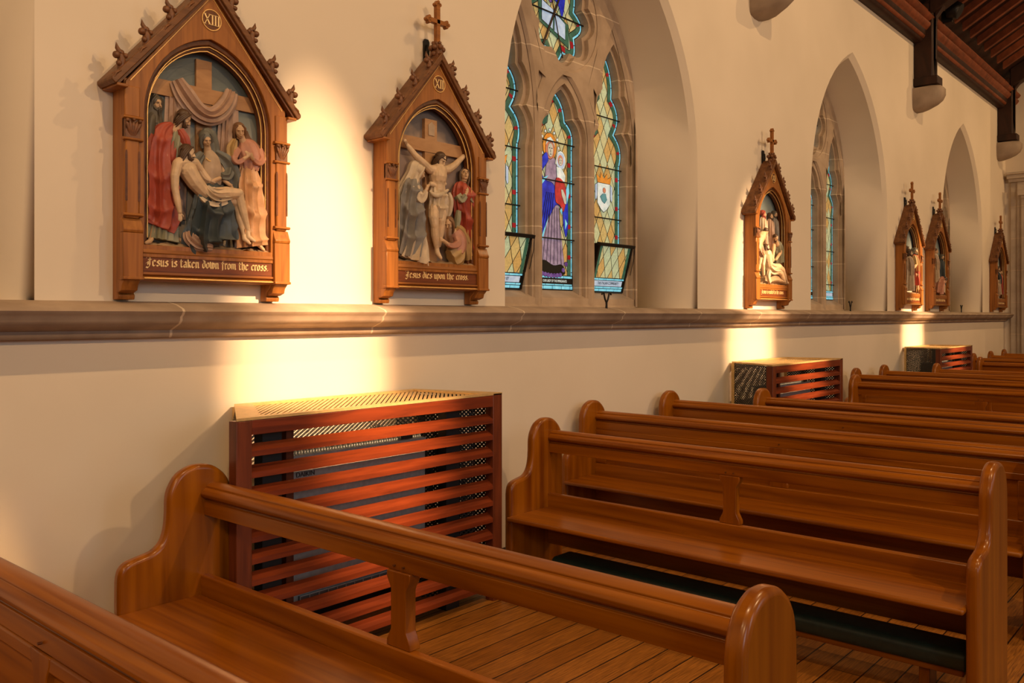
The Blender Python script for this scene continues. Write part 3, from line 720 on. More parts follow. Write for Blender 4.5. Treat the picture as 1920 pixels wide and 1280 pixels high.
open_label = [
 (1.87, 3.375, 'polished orange pine pew with open back, in front of the nearest red slatted heater cover'),
 (4.12, 3.32, 'orange pine pew with open back, just right of the nearest heater cover, kneeler beneath'),
 (7.03, 3.26, 'open-backed pine pew whose end stands before the second heater cover'),
 (9.30, 3.27, 'open-backed pine pew just beyond the second heater cover'),
 (12.25, 3.25, 'open-backed pine pew whose end stands before the farthest heater cover'),
 (14.57, 3.25, 'open-backed pine pew just beyond the farthest heater cover')]
for x, y, l in open_label: make_pew(x, y, YA, False, l)
closed_label = [
 (.84, 3.70, 'panel-backed pine pew in the bottom left corner, top rail streaked with light'),
 (5.20, 3.74, 'panel-backed pine pew, second pew past the nearest heater cover'),
 (6.30, 3.74, 'panel-backed pine pew, third pew past the nearest heater cover, end against the wall'),
 (10.50, 3.68, 'panel-backed pine pew, second pew past the second heater cover'),
 (11.45, 3.66, 'panel-backed pine pew, third pew past the second heater cover, end against the wall'),
 (15.95, 3.66, 'distant panel-backed pine pew, second pew past the farthest heater cover'),
 (17.15, 3.66, 'distant panel-backed pine pew, next to last before the end wall'),
 (18.2, 3.66, 'farthest pine pew, nearest to the pale end wall')]
for x, y, l in closed_label: make_pew(x, y, YA, True, l)
# padded kneeler
e = empty('padded_kneeler', (4.00, 0, 0), 'long dark green padded kneeler on the floor under the open pew past the heater', 'kneeler')
mb = MB()
def rr(w2, h0, h1, r, n=5):
    p = []
    for cx_, cz, a0 in ((w2-r, h1-r, 0), (-w2+r, h1-r, pi/2), (-w2+r, h0+r, pi), (w2-r, h0+r, 3*pi/2)):
        for k in range(n+1): a = a0+pi/2*k/n; p.append((cx_+r*cos(a), cz+r*sin(a)))
    return p
mb.prism(rr(.10, .125, .212, .035), .92, 3.10, 'y'); mb.build('cushion', M['kneel'], e, bevel=.012, bseg=3)
mb = MB(); mb.box(-.07, .07, .94, 3.08, .10, .128); mb.build('kneeler_board', M['pew_y'], e, bevel=.004)
for y in (1.1, 2.0, 2.85):
    mb = MB(); mb.prism([(-.05, 0), (.07, 0), (.06, .10), (-.04, .10)], y-.022, y+.022, 'y'); mb.build('kneeler_foot', M['pew_z'], e, bevel=.004)

# ---------------------------------------------------------------- heater covers
def make_cover(x0, label):
    FY, BY, TZ = 3.26, D-.025, 1.167
    fl, fr_, bl, br_ = 0, 1.68, .335, 1.51
    e = empty('heater_cover', (x0, 0, 0), label, 'heater cover')
    mb = MB(); mb.prism([(fl+.01, FY+.01), (fr_-.01, FY+.01), (br_, BY), (bl, BY)], TZ-.012, TZ-.009, 'z'); mb.build('slotted_top', M['perf_top'], e)
    mb = MB()
    Q = [(fl, FY), (fr_, FY), (br_+.01, BY), (bl-.01, BY)]
    q2 = [(fl+.14, FY+.035), (fr_-.14, FY+.035), (br_-.04, BY-.05), (bl+.06, BY-.05)]
    vs = [(x, y, TZ) for x, y in Q]+[(x, y, TZ) for x, y in q2]+[(x, y, TZ-.012) for x, y in Q]+[(x, y, TZ-.012) for x, y in q2]
    mb.add(vs, [(0, 1, 5, 4), (1, 2, 6, 5), (2, 3, 7, 6), (3, 0, 4, 7), (8, 9, 1, 0), (9, 10, 2, 1), (10, 11, 3, 2), (11, 8, 0, 3), (4, 5, 13, 12), (5, 6, 14, 13), (6, 7, 15, 14), (7, 4, 12, 15)])
    mb.build('top_rim', M['brass'], e)
    T2 = TZ-.014
    mb = MB(); mb.box(0, .075, FY, FY+.06, 0, T2); mb.build('left_post', M['jarrah_z'], e, bevel=.003)
    mb = MB(); mb.box(fr_-.075, fr_, FY, FY+.06, 0, T2+.012); mb.build('right_post', M['jarrah_z'], e, bevel=.003)
    mb = MB(); mb.box(.075, fr_-.075, FY, FY+.045, T2-.062, T2); mb.build('top_rail', M['jarrah_x'], e, bevel=.002)
    z = T2-.062-.093; 
    while z > .02:
        mb = MB(); mb.prism([(FY+.002, z), (FY+.002, z+.024), (FY+.046, z+.050), (FY+.058, z+.044), (FY+.058, z+.034)], .07, fr_-.07, 'x')
        mb.build('louvre_slat', M['jarrah_x'], e); z -= .0925
    # side sheets, mesh back verticals and inner studs
    for (xa, xb, nm) in ((fl+.012, bl, 'left'), (fr_-.012, br_, 'right')):
        s_ = 1 if nm == 'left' else -1
        mb = MB(); mb.add([(xa, FY+.05, .03), (xb, BY, .03), (xb, BY, T2), (xa, FY+.05, T2)], [(0, 1, 2, 3)]); mb.build('side_sheet', M['perf_side_y'], e)
        mb = MB(); mb.box(xb-(.02 if s_ > 0 else .0), xb+(.0 if s_ > 0 else .02), BY-.03, BY, 0, T2); mb.build('back_stile', M['brass'], e)
    mb = MB(); mb.add([(1.20, FY+.36, .03), (fr_-.09, FY+.13, .03), (fr_-.09, FY+.13, T2), (1.20, FY+.36, T2)], [(0, 1, 2, 3)]); mb.build('inner_sheet', M['perf_side'], e)
    for xx in (.18, 1.32):
        mb = MB(); mb.box(xx, xx+.10, FY+.085, FY+.15, 0, T2-.01); mb.build('stud', M['black'], e)
    mb = MB(); mb.box(.30, .34, FY+.08, FY+.13, 0, T2-.01); mb.build('stud', M['jarrah_z'], e)
    # the heater itself
    h = MB(); h.box(.36, 1.24, FY+.16, FY+.36, .22, .93); h.build('heater_case', M['heater'], e, bevel=.012)
    h = MB()
    for k in range(52):
        for j in range(3): h.ball((.375+k*.0165, FY+.19+.03*j, .955+.018*j), (.0075, .012, .012), seg=6, rings=4)
    h.box(.36, 1.24, FY+.16, FY+.36, .93, .945); h.build('heater_grille', M['heater'], e)
    h = MB(); h.box(1.06, 1.14, FY+.155, FY+.16, .95, .985); h.build('control_panel', M['black'], e)
    h = MB()
    h.box(.42, 1.18, FY+.150, FY+.158, .235, .285); h.build('lower_grille', M['heater_dark'], e)
    h = MB()
    for k in range(15): h.box(.42+k*.0535, .424+k*.0535, FY+.145, FY+.150, .235, .285)
    h.box(.42, 1.18, FY+.145, FY+.150, .283, .288); h.box(.42, 1.18, FY+.145, FY+.150, .258, .262); h.box(.42, 1.18, FY+.145, FY+.150, .233, .237)
    h.build('grille_bar', M['heater'], e)
    text_mesh('maker_mark', 'DAIKIN', .032, M['black'], e, (.46, FY+.157, .853), .001)
    return e
make_cover(1.98, 'large red-brown slatted heater cover with brass slotted top, nearest the camera')
make_cover(7.24, 'red slatted heater cover below the third carved panel, black side sheet showing')
make_cover(12.46, 'small distant red slatted heater cover, farthest along the wall')

# ---------------------------------------------------------------- carved stations
GLY = {  # broad-nib letters: strokes as polylines on a grid (x 0..1, z 0 baseline .. 1 x-height .. 1.6 ascender)
 'J': ([[(.0, 1.35), (.25, 1.6), (.75, 1.5), (.62, 1.2), (.62, .1), (.30, -.35), (-.05, -.2)], [(.35, 1.1), (.9, 1.1)], [(-.05, .45), (.3, .7), (.3, .2)]], 1.1),
 'e': ([[(.1, .15), (.1, .85), (.35, 1.0), (.6, .8), (.12, .48)], [(.1, .15), (.35, 0), (.6, .2)]], .8),
 's': ([[(.6, .85), (.35, 1.0), (.1, .8), (.58, .35), (.55, .15), (.3, 0), (.02, .15)]], .75),
 'u': ([[(.0, .9), (.12, 1.0), (.12, .15), (.3, 0), (.55, .2)], [(.55, 1.0), (.55, .1), (.7, 0)]], .85),
 'i': ([[(.0, .88), (.12, 1.0), (.12, .12), (.26, 0)], [(.08, 1.28), (.18, 1.38)]], .42),
 't': ([[(.12, 1.35), (.12, .15), (.32, 0), (.45, .12)], [(-.05, 1.0), (.42, 1.0)]], .6),
 'a': ([[(.05, .9), (.3, 1.0), (.52, .85), (.52, .12), (.66, 0)], [(.52, .55), (.1, .45), (.08, .12), (.3, 0), (.52, .2)]], .8),
 'k': ([[(.0, 1.5), (.12, 1.6), (.12, .1), (.24, 0)], [(.12, .55), (.4, 1.0), (.58, .85), (.25, .55), (.6, .0)]], .8),
 'n': ([[(.0, .9), (.12, 1.0), (.12, .1), (.22, 0)], [(.12, .8), (.42, 1.0), (.55, .85), (.55, .12), (.7, 0)]], .85),
 'd': ([[(.15, 1.55), (.55, 1.1), (.58, .2), (.33, 0), (.08, .2), (.08, .8), (.33, 1.0), (.55, .85)]], .8),
 'o': ([[(.33, 0), (.08, .2), (.08, .8), (.33, 1.0), (.58, .8), (.58, .2), (.33, 0)]], .8),
 'w': ([[(.0, 1.15), (.12, 1.0), (.12, .15), (.3, 0), (.48, .2)], [(.48, 1.1), (.48, .15), (.68, 0), (.86, .2), (.86, .8), (.7, 1.0)]], 1.1),
 'f': ([[(.55, 1.45), (.35, 1.6), (.15, 1.35), (.15, -.2), (.05, -.35)], [(-.08, 1.0), (.45, 1.0)]], .6),
 'r': ([[(.0, .9), (.12, 1.0), (.12, .1), (.24, 0)], [(.12, .8), (.35, 1.0), (.52, .88)]], .6),
 'm': ([[(.0, .9), (.12, 1.0), (.12, .1), (.2, 0)], [(.12, .8), (.38, 1.0), (.48, .85), (.48, .1), (.56, 0)], [(.48, .8), (.74, 1.0), (.85, .85), (.85, .12), (1.0, 0)]], 1.15),
 'h': ([[(.0, 1.5), (.12, 1.6), (.12, .1), (.22, 0)], [(.12, .8), (.42, 1.0), (.57, .8), (.55, .1), (.35, -.25)]], .8),
 'c': ([[(.55, .85), (.33, 1.0), (.1, .8), (.1, .2), (.33, 0), (.55, .15)]], .72),
 'p': ([[(.0, .9), (.12, 1.0), (.12, -.4)], [(.12, .8), (.35, 1.0), (.58, .8), (.58, .2), (.35, 0), (.12, .15)]], .82),
 'l': ([[(.0, 1.5), (.12, 1.6), (.12, .12), (.26, 0)]], .42), 'v': ([[(.0, 1.1), (.1, 1.0), (.15, .2), (.33, 0), (.55, .3), (.55, .85), (.4, 1.0)]], .75),
 'g': ([[(.55, .85), (.3, 1.0), (.08, .8), (.08, .25), (.3, .05), (.55, .2)], [(.55, 1.0), (.55, -.2), (.3, -.4), (.05, -.25)]], .8),
 'b': ([[(.0, 1.5), (.12, 1.6), (.12, .15), (.35, 0), (.58, .2), (.58, .8), (.35, 1.0), (.12, .8)]], .8),
 '.': ([[(.08, .05), (.16, .12)]], .3), ' ': ([], .55)}
def blackletter(name, s, width, h, m, parent, x0, y, z0, dy=.0015):
    tot = sum(GLY[c][1] for c in s); u = width/tot; nib = Vector((.115, .10))
    mb = MB(); x = 0
    for c in s:
        for st in GLY[c][0]:
            for (ax, az), (bx2, bz) in zip(st[:-1], st[1:]):
                P = [(ax-nib.x, az-nib.y), (ax+nib.x, az+nib.y), (bx2+nib.x, bz+nib.y), (bx2-nib.x, bz-nib.y)]
                if abs((bx2-ax)*nib.y-(bz-az)*nib.x) < .02: P = [(ax-nib.x, az-nib.y), (ax+.03, az-.03), (bx2+nib.x, bz+nib.y), (bx2-.03, bz+.03)]
                mb.prism([(x0+(x+px)*u, z0+pz*h) for px, pz in P], y, y-dy, 'y')
        x += GLY[c][1]
    return mb.build(name, m, parent)
def roman(name, s, cx, cz, hh, m, parent, y):
    mb = MB(); adv = {'I': .34, 'V': .78, 'X': .80}; tot = sum(adv[c] for c in s); x = cx-tot*hh/2; t = .07*hh
    def stroke(a, b, w_): 
        d = Vector((b[0]-a[0], b[1]-a[1])).normalized(); n = Vector((-d.y, d.x))*w_
        mb.prism([(a[0]-n.x, a[1]-n.y), (a[0]+n.x, a[1]+n.y), (b[0]+n.x, b[1]+n.y), (b[0]-n.x, b[1]-n.y)], y, y-.003, 'y')
    for c in s:
        w_ = adv[c]*hh; z0, z1 = cz-hh/2, cz+hh/2; xc = x+w_/2
        if c == 'I': stroke((xc, z0), (xc, z1), t); se = [xc]
        elif c == 'X': stroke((xc-w_*.36, z1), (xc+w_*.36, z0), t); stroke((xc+w_*.34, z1), (xc-w_*.34, z0), t*.5); se = [xc-w_*.35, xc+w_*.35]
        else: stroke((xc-w_*.36, z1), (xc, z0), t); stroke((xc+w_*.34, z1), (xc, z0), t*.5); se = [xc-w_*.35, xc+w_*.35]
        for q in se:
            stroke((q-.13*hh, z1), (q+.13*hh, z1), t*.4)
            if c != 'V': stroke((q-.13*hh, z0), (q+.13*hh, z0), t*.4)
        x += w_
    return mb.build(name, m, parent)
def mk_sky(name, stops):
    m, nt, b = new_mat(name); tc = N(nt, 'ShaderNodeTexCoord'); sp = N(nt, 'ShaderNodeSeparateXYZ'); L(nt, tc.outputs['Object'], sp.inputs[0])
    n1 = N(nt, 'ShaderNodeTexNoise'); n1.inputs['Scale'].default_value = 6; n1.inputs['Detail'].default_value = 3; L(nt, tc.outputs['Object'], n1.inputs['Vector'])
    a = N(nt, 'ShaderNodeMapRange'); a.inputs[1].default_value = 1.95; a.inputs[2].default_value = 2.85; L(nt, sp.outputs['Z'], a.inputs[0])
    s2 = N(nt, 'ShaderNodeMath', operation='MULTIPLY_ADD'); L(nt, n1.outputs['Fac'], s2.inputs[0]); s2.inputs[1].default_value = .3; L(nt, a.outputs[0], s2.inputs[2])
    L(nt, ramp(nt, s2.outputs[0], stops), b.inputs['Base Color']); b.inputs['Roughness'].default_value = .6; return m
SKY = [mk_sky('painted_evening_backdrop', [(.2, (.42, .34, .24)), (.6, (.34, .33, .27)), (.9, (.20, .23, .21)), (1.1, (.12, .14, .13))]),
       mk_sky('painted_storm_backdrop', [(.2, (.34, .24, .17)), (.75, (.30, .21, .17)), (.95, (.34, .24, .17)), (1.0, (.13, .11, .11))]),
       mk_sky('painted_pale_backdrop', [(.2, (.36, .36, .30)), (.6, (.32, .36, .33)), (1.0, (.22, .27, .27))])]
def make_station(xc, num, text, label, sky, detail=2):
    """carved oak frame; x along the wall, y is minus the projection from the wall, z absolute"""
    e = empty('carved_station', (xc, D, 0), label, 'carved panel')
    B = lambda *a: MB()
    # carcass back and side cheeks with scrolled feet
    mb = MB(); mb.box(-.405, .405, -.012, -.002, 1.80, 2.58); mb.build('back_board', M['oak_z'], e)
    foot = [(-.004, 1.672), (-.055, 1.672), (-.06, 1.690), (-.050, 1.70), (-.062, 1.722), (-.085, 1.738), (-.092, 1.755), (-.112, 1.762), (-.112, 2.635), (-.004, 2.635)]
    for s in (-1, 1):
        mb = MB(); mb.prism(foot, s*.41, s*.335, 'x'); mb.build('frame_side', M['oak_z'], e, bevel=.003)
        # buttress: plinth, weathering, rings, shaft with lancet groove, carved capital, block
        xa, xb = sorted((s*.418, s*.338))
        mb = MB(); mb.box(xa-.004, xb+.004, -.135, -.100, 1.765, 1.962)
        mb.prism([(-.100, 1.962), (-.135, 1.962), (-.140, 1.975), (-.132, 1.99), (-.118, 2.025), (-.100, 2.025)], xa-.004, xb+.004, 'x')
        mb.prism([(-.100, 1.755), (-.142, 1.758), (-.142, 1.770), (-.100, 1.775)], xa-.006, xb+.006, 'x')
        mb.prism([(-.060, 1.70), (-.098, 1.712), (-.105, 1.735), (-.128, 1.757), (-.060, 1.757)], xa+.004, xb-.004, 'x')
        mb.build('buttress_plinth', M['oak_z'], e, bevel=.003)
        mb = MB(); mb.box(xa+.010, xb-.010, -.128, -.100, 2.025, 2.365); mb.build('buttress_shaft', M['oak_z'], e, bevel=.006)
        mb = MB()
        for q in (xa+.012, xb-.012):
            mb.prism([(q-.005, 2.10)]+[(q+.005*cos(pi*k/6), 2.30+.02*sin(pi*k/6)) for k in range(6, -1, -1)][::1]+[(q+.005, 2.10)], -.1295, -.1275, 'y')
        mb.build('shaft_groove', M['oak_dark'], e)
        for z, r in ((2.040, .008), (2.368, .007), (2.462, .008)):
            mb = MB(); mb.tube([(xa-.004, -.124, z), (xb+.004, -.124, z)], r, 10, yaxis=(0, 1, 0), ry=r*1.9); mb.build('ring_mould', M['oak_x'], e, smooth=True)
        # leaf capital
        mb = MB(); xm = (xa+xb)/2
        for k in (-2, -1, 0, 1, 2):
            mb.tube([(xm+k*.003, -.126, 2.378), (xm+k*.008, -.132, 2.405), (xm+k*.014, -.137, 2.432), (xm+k*.017, -.134, 2.446)], [.004, .007, .008, .003], 8, ry=[.003, .004, .005, .003], yaxis=(0, 1, 0))
        for k in (-1, 1): mb.ball((xm+k*.028, -.138, 2.447), .009, seg=8, rings=5)
        mb.ball((xm, -.140, 2.452), .008, seg=8, rings=5)
        mb.box(xa+.008, xb-.008, -.13, -.10, 2.372, 2.458)
        mb.build('leaf_capital', M['carving'], e, smooth=True)
        mb = MB(); mb.box(xa+.006, xb-.006, -.126, -.10, 2.468, 2.60); mb.build('buttress_block', M['oak_z'], e, bevel=.004)
    # gable front with the pointed opening
    gab = [(-.345, 1.86), (-.345, 2.30), (-.405, 2.45), (-.405, 2.62), (0, 3.115), (.405, 2.62), (.405, 2.45), (.345, 2.30), (.345, 1.86)]
    op = lambda w_, a, s0: [(-w_, 1.915)]+arch_pts(w_, s0, a, 12)+[(w_, 1.915)]
    plate('gable_front', gab, [op(.322, 2.895, 2.50)], -.118, -.098, M['oak_z'], e, bev=.002)
    plate('arch_mould', [(-.34, 1.87), (-.34, 2.55), (-.30, 2.70), (-.14, 2.91), (.14, 2.91), (.30, 2.70), (.34, 2.55), (.34, 1.87)], [op(.306, 2.870, 2.50)], -.100, -.078, M['oak_dark'], e, bev=.004)
    plate('arch_mould', [(-.34, 1.87), (-.34, 2.55), (-.30, 2.70), (-.14, 2.91), (.14, 2.91), (.30, 2.70), (.34, 2.55), (.34, 1.87)], [op(.292, 2.848, 2.50)], -.080, -.040, M['oak_dark'], e, bev=.004)
    gl = MB()
    for w_, a, y, r in ((.300, 2.862, -.101, .0022), (.290, 2.846, -.081, .0030)):
        gl.tube([(-w_, y, 1.95), (-w_, y, 2.2)]+[(x, y, z) for x, z in arch_pts(w_, 2.50, a, 12)]+[(w_, y, 2.2), (w_, y, 1.95)], r, 6, yaxis=(0, 1, 0))
    gl.tube([(-.385, -.119, 2.625), (0, -.119, 3.095), (.385, -.119, 2.625)], .0024, 6, yaxis=(0, 1, 0))
    gl.build('gilt_line', M['gold'], e)
    mb = MB(); mb.prism([(-.31, 1.88), (.31, 1.88), (.31, 2.66), (.13, 2.90), (-.13, 2.90), (-.31, 2.66)], -.020, -.012, 'y'); mb.build('painted_backdrop', SKY[sky], e)
    # roof boards
    for s in (-1, 1):
        dx, dz = .46, .545; n = Vector((dz, dx)).normalized()
        P = [(0, 3.125), (s*.455, 2.598), (s*.455+s*n.x*.008, 2.598-.006), (s*.455+s*n.x*.030, 2.598+.008), (s*.455+s*n.x*.030, 2.620), (0, 3.125+.045)]
        mb = MB(); mb.prism(P, -.150, -.002, 'y'); mb.build('roof_board', M['oak_roof'], e, bevel=.004)
        mb = MB(); mb.prism([(0, 3.108), (s*.44, 2.598), (s*.452, 2.598), (0, 3.128)], -.138, -.10, 'y'); mb.build('roof_mould', M['oak_dark'], e)
        mb = MB(); mb.box(*sorted((s*.405, s*.455)), -.146, -.002, 2.586, 2.600); mb.build('eave', M['oak_x'], e, bevel=.003)
        for k in range(4):
            t = (.14+.235*k); x, z = s*(.455+.02)*(1-t)+0, 2.61+(3.15-2.61)*t
            mb = MB(); u = Vector((s*n.x, 0, n.y)); d = Vector((-s*.64, 0, .77)); o_ = Vector((x, -.128, z))
            def pt(a, b, y=0): v = o_+u*a+d*b; return (v.x, v.y+y, v.z)
            mb.tube([pt(-.004, -.050), pt(.010, -.020), pt(.026, .002), pt(.044, .012)], [.012, .019, .020, .016], 10, ry=[.008, .017, .017, .013])
            mb.ball(pt(.054, -.002, -.004), (.017, .017, .016), seg=8, rings=6)
            mb.ball(pt(.046, .024, .004), (.015, .015, .014), seg=8, rings=6)
            mb.ball(pt(.026, -.024, -.012), (.013, .013, .012), seg=8, rings=6); mb.ball(pt(.026, .026, -.004), (.011, .012, .012), seg=8, rings=6)
            mb.tube([pt(.050, .020), pt(.072, .026), pt(.088, .040)], [.012, .009, .001], 7)
            for q in (-1, 0, 1): mb.tube([pt(.002, -.045, -.006+q*.010), pt(.008, -.070, -.006+q*.014), pt(.002, -.088, -.004+q*.018)], [.008, .007, .002], 6)
            mb.build('crocket', M['carving'], e, smooth=True)
    # numeral roundel
    mb = MB(); cz = 2.985
    mb.tube([(0, -.1185, cz), (0, -.1205, cz)], .047, 28, yaxis=(1, 0, 0)); mb.build('numeral_roundel', M['oak_dark'], e)
    mb = MB(); R = [(.048*cos(2*pi*k/28), -.1205, cz+.048*sin(2*pi*k/28)) for k in range(29)]; mb.tube(R, .0028, 6, cap=False, yaxis=(0, 1, 0)); mb.build('roundel_rim', M['gold'], e)
    roman('numeral', num, 0, cz, .046 if len(num) > 3 else .050, M['cream_letter'], e, -.1210)
    # finial and cross
    mb = MB(); mb.box(-.026, .026, -.13, -.07, 3.13, 3.22)
    for a in range(7):
        th = 2*pi*a/7
        for (z, rr_, q) in ((3.165, .030, .014), (3.20, .040, .015), (3.228, .024, .011)):
            mb.ball((rr_*cos(th+z*9), -.10+rr_*.9*sin(th+z*9), z+.008*sin(3*th)), (q, q, q*1.1), seg=7, rings=5)
    mb.build('leaf_finial', M['carving'], e, smooth=True)
    mb = MB(); y0, y1 = -.118, -.088; t = .0135
    mb.box(-t, t, y0, y1, 3.225, 3.455); mb.box(-.068, .068, y0, y1, 3.345, 3.345+2*t)
    for (x, z) in ((-.072, 3.3585), (.072, 3.3585), (0, 3.462)):
        for a, b in ((0, 0), (1, 0), (-1, 0), (0, 1)):
            if x: dx2, dz2 = (b*.014*(1 if x > 0 else -1), a*.014)
            else: dx2, dz2 = a*.014, b*.014
            mb.tube([(x+dx2, y0, z+dz2), (x+dx2, y1, z+dz2)], .0115, 10, yaxis=(1, 0, 0))
    mb.box(-.020, .020, y0-.004, y1+.004, 3.232, 3.242)
    mb.build('finial_cross', M['oak_x'], e, bevel=.002)
    mb = MB(); mb.prism([(-.022, 3.02), (.022, 3.02), (.022, 3.26), (.014, 3.275), (-.014, 3.275), (-.022, 3.26)], -.014, -.002, 'y'); mb.tube([(0, -.014, 3.12), (0, -.03, 3.20), (0, -.024, 3.24)], .007, 8); mb.build('wall_hanger', M['iron'], e)
    # base: ledge, name board, lower mouldings
    mb = MB(); mb.prism([(-.01, 1.872), (-.115, 1.872), (-.122, 1.88), (-.118, 1.896), (-.085, 1.915), (-.01, 1.920)], -.338, .338, 'x'); mb.build('scene_ledge', M['oak_x'], e, bevel=.002)
    mb = MB(); mb.box(-.338, .338, -.112, -.01, 1.792, 1.874); mb.build('name_board', M['panel_red'], e)
    mb = MB(); mb.box(-.334, .334, -.1135, -.112, 1.7985, 1.8005); mb.box(-.334, .334, -.1135, -.112, 1.866, 1.868); mb.box(-.334, -.332, -.1135, -.112, 1.799, 1.868); mb.box(.332, .334, -.1135, -.112, 1.799, 1.868); mb.build('name_border', M['oak_dark'], e)
    mb = MB(); mb.prism([(-.01, 1.755), (-.10, 1.755), (-.118, 1.762), (-.118, 1.772), (-.108, 1.778), (-.122, 1.784), (-.122, 1.793), (-.01, 1.793)], -.338, .338, 'x'); mb.build('base_mould', M['oak_x'], e)
    mb = MB(); mb.tube([(-.338, -.121, 1.767), (.338, -.121, 1.767)], .0035, 6); mb.build('gilt_line', M['gold'], e)
    wd = min(.62, .0235*len(text)*.98)
    if len(text) < 30: wd = .52
    blackletter('name_lettering', text, wd, .026, M['cream_letter'], e, -wd/2, -.1125, 1.822)
    return e
ST = {}
ST['XIII'] = make_station(2.13, 'XIII', 'Jesus is taken down from the cross.', 'large gabled oak panel numbered XIII, farthest left, dead figure across a seated woman', 0)
ST['XII'] = make_station(3.61, 'XII', 'Jesus dies upon the cross.', 'gabled oak panel numbered XII with crucified figure, left of the big stained window', 1)
ST['XI'] = make_station(8.28, 'XI', 'Jesus is nailed to the cross.', 'gabled oak panel between first and second windows, pale figure lowered by men', 2)
ST['X'] = make_station(12.87, 'X', 'Jesus is stripped of his garments.', 'gabled oak panel, left one of the close pair past the second window', 2)
ST['IX'] = make_station(14.26, 'IX', 'Jesus falls the third time.', 'gabled oak panel, right one of the close pair past the second window', 2)
ST['VIII'] = make_station(18.30, 'VIII', 'Jesus speaks to the women.', 'farthest gabled oak panel, at the end of the wall by the pale pier', 2)

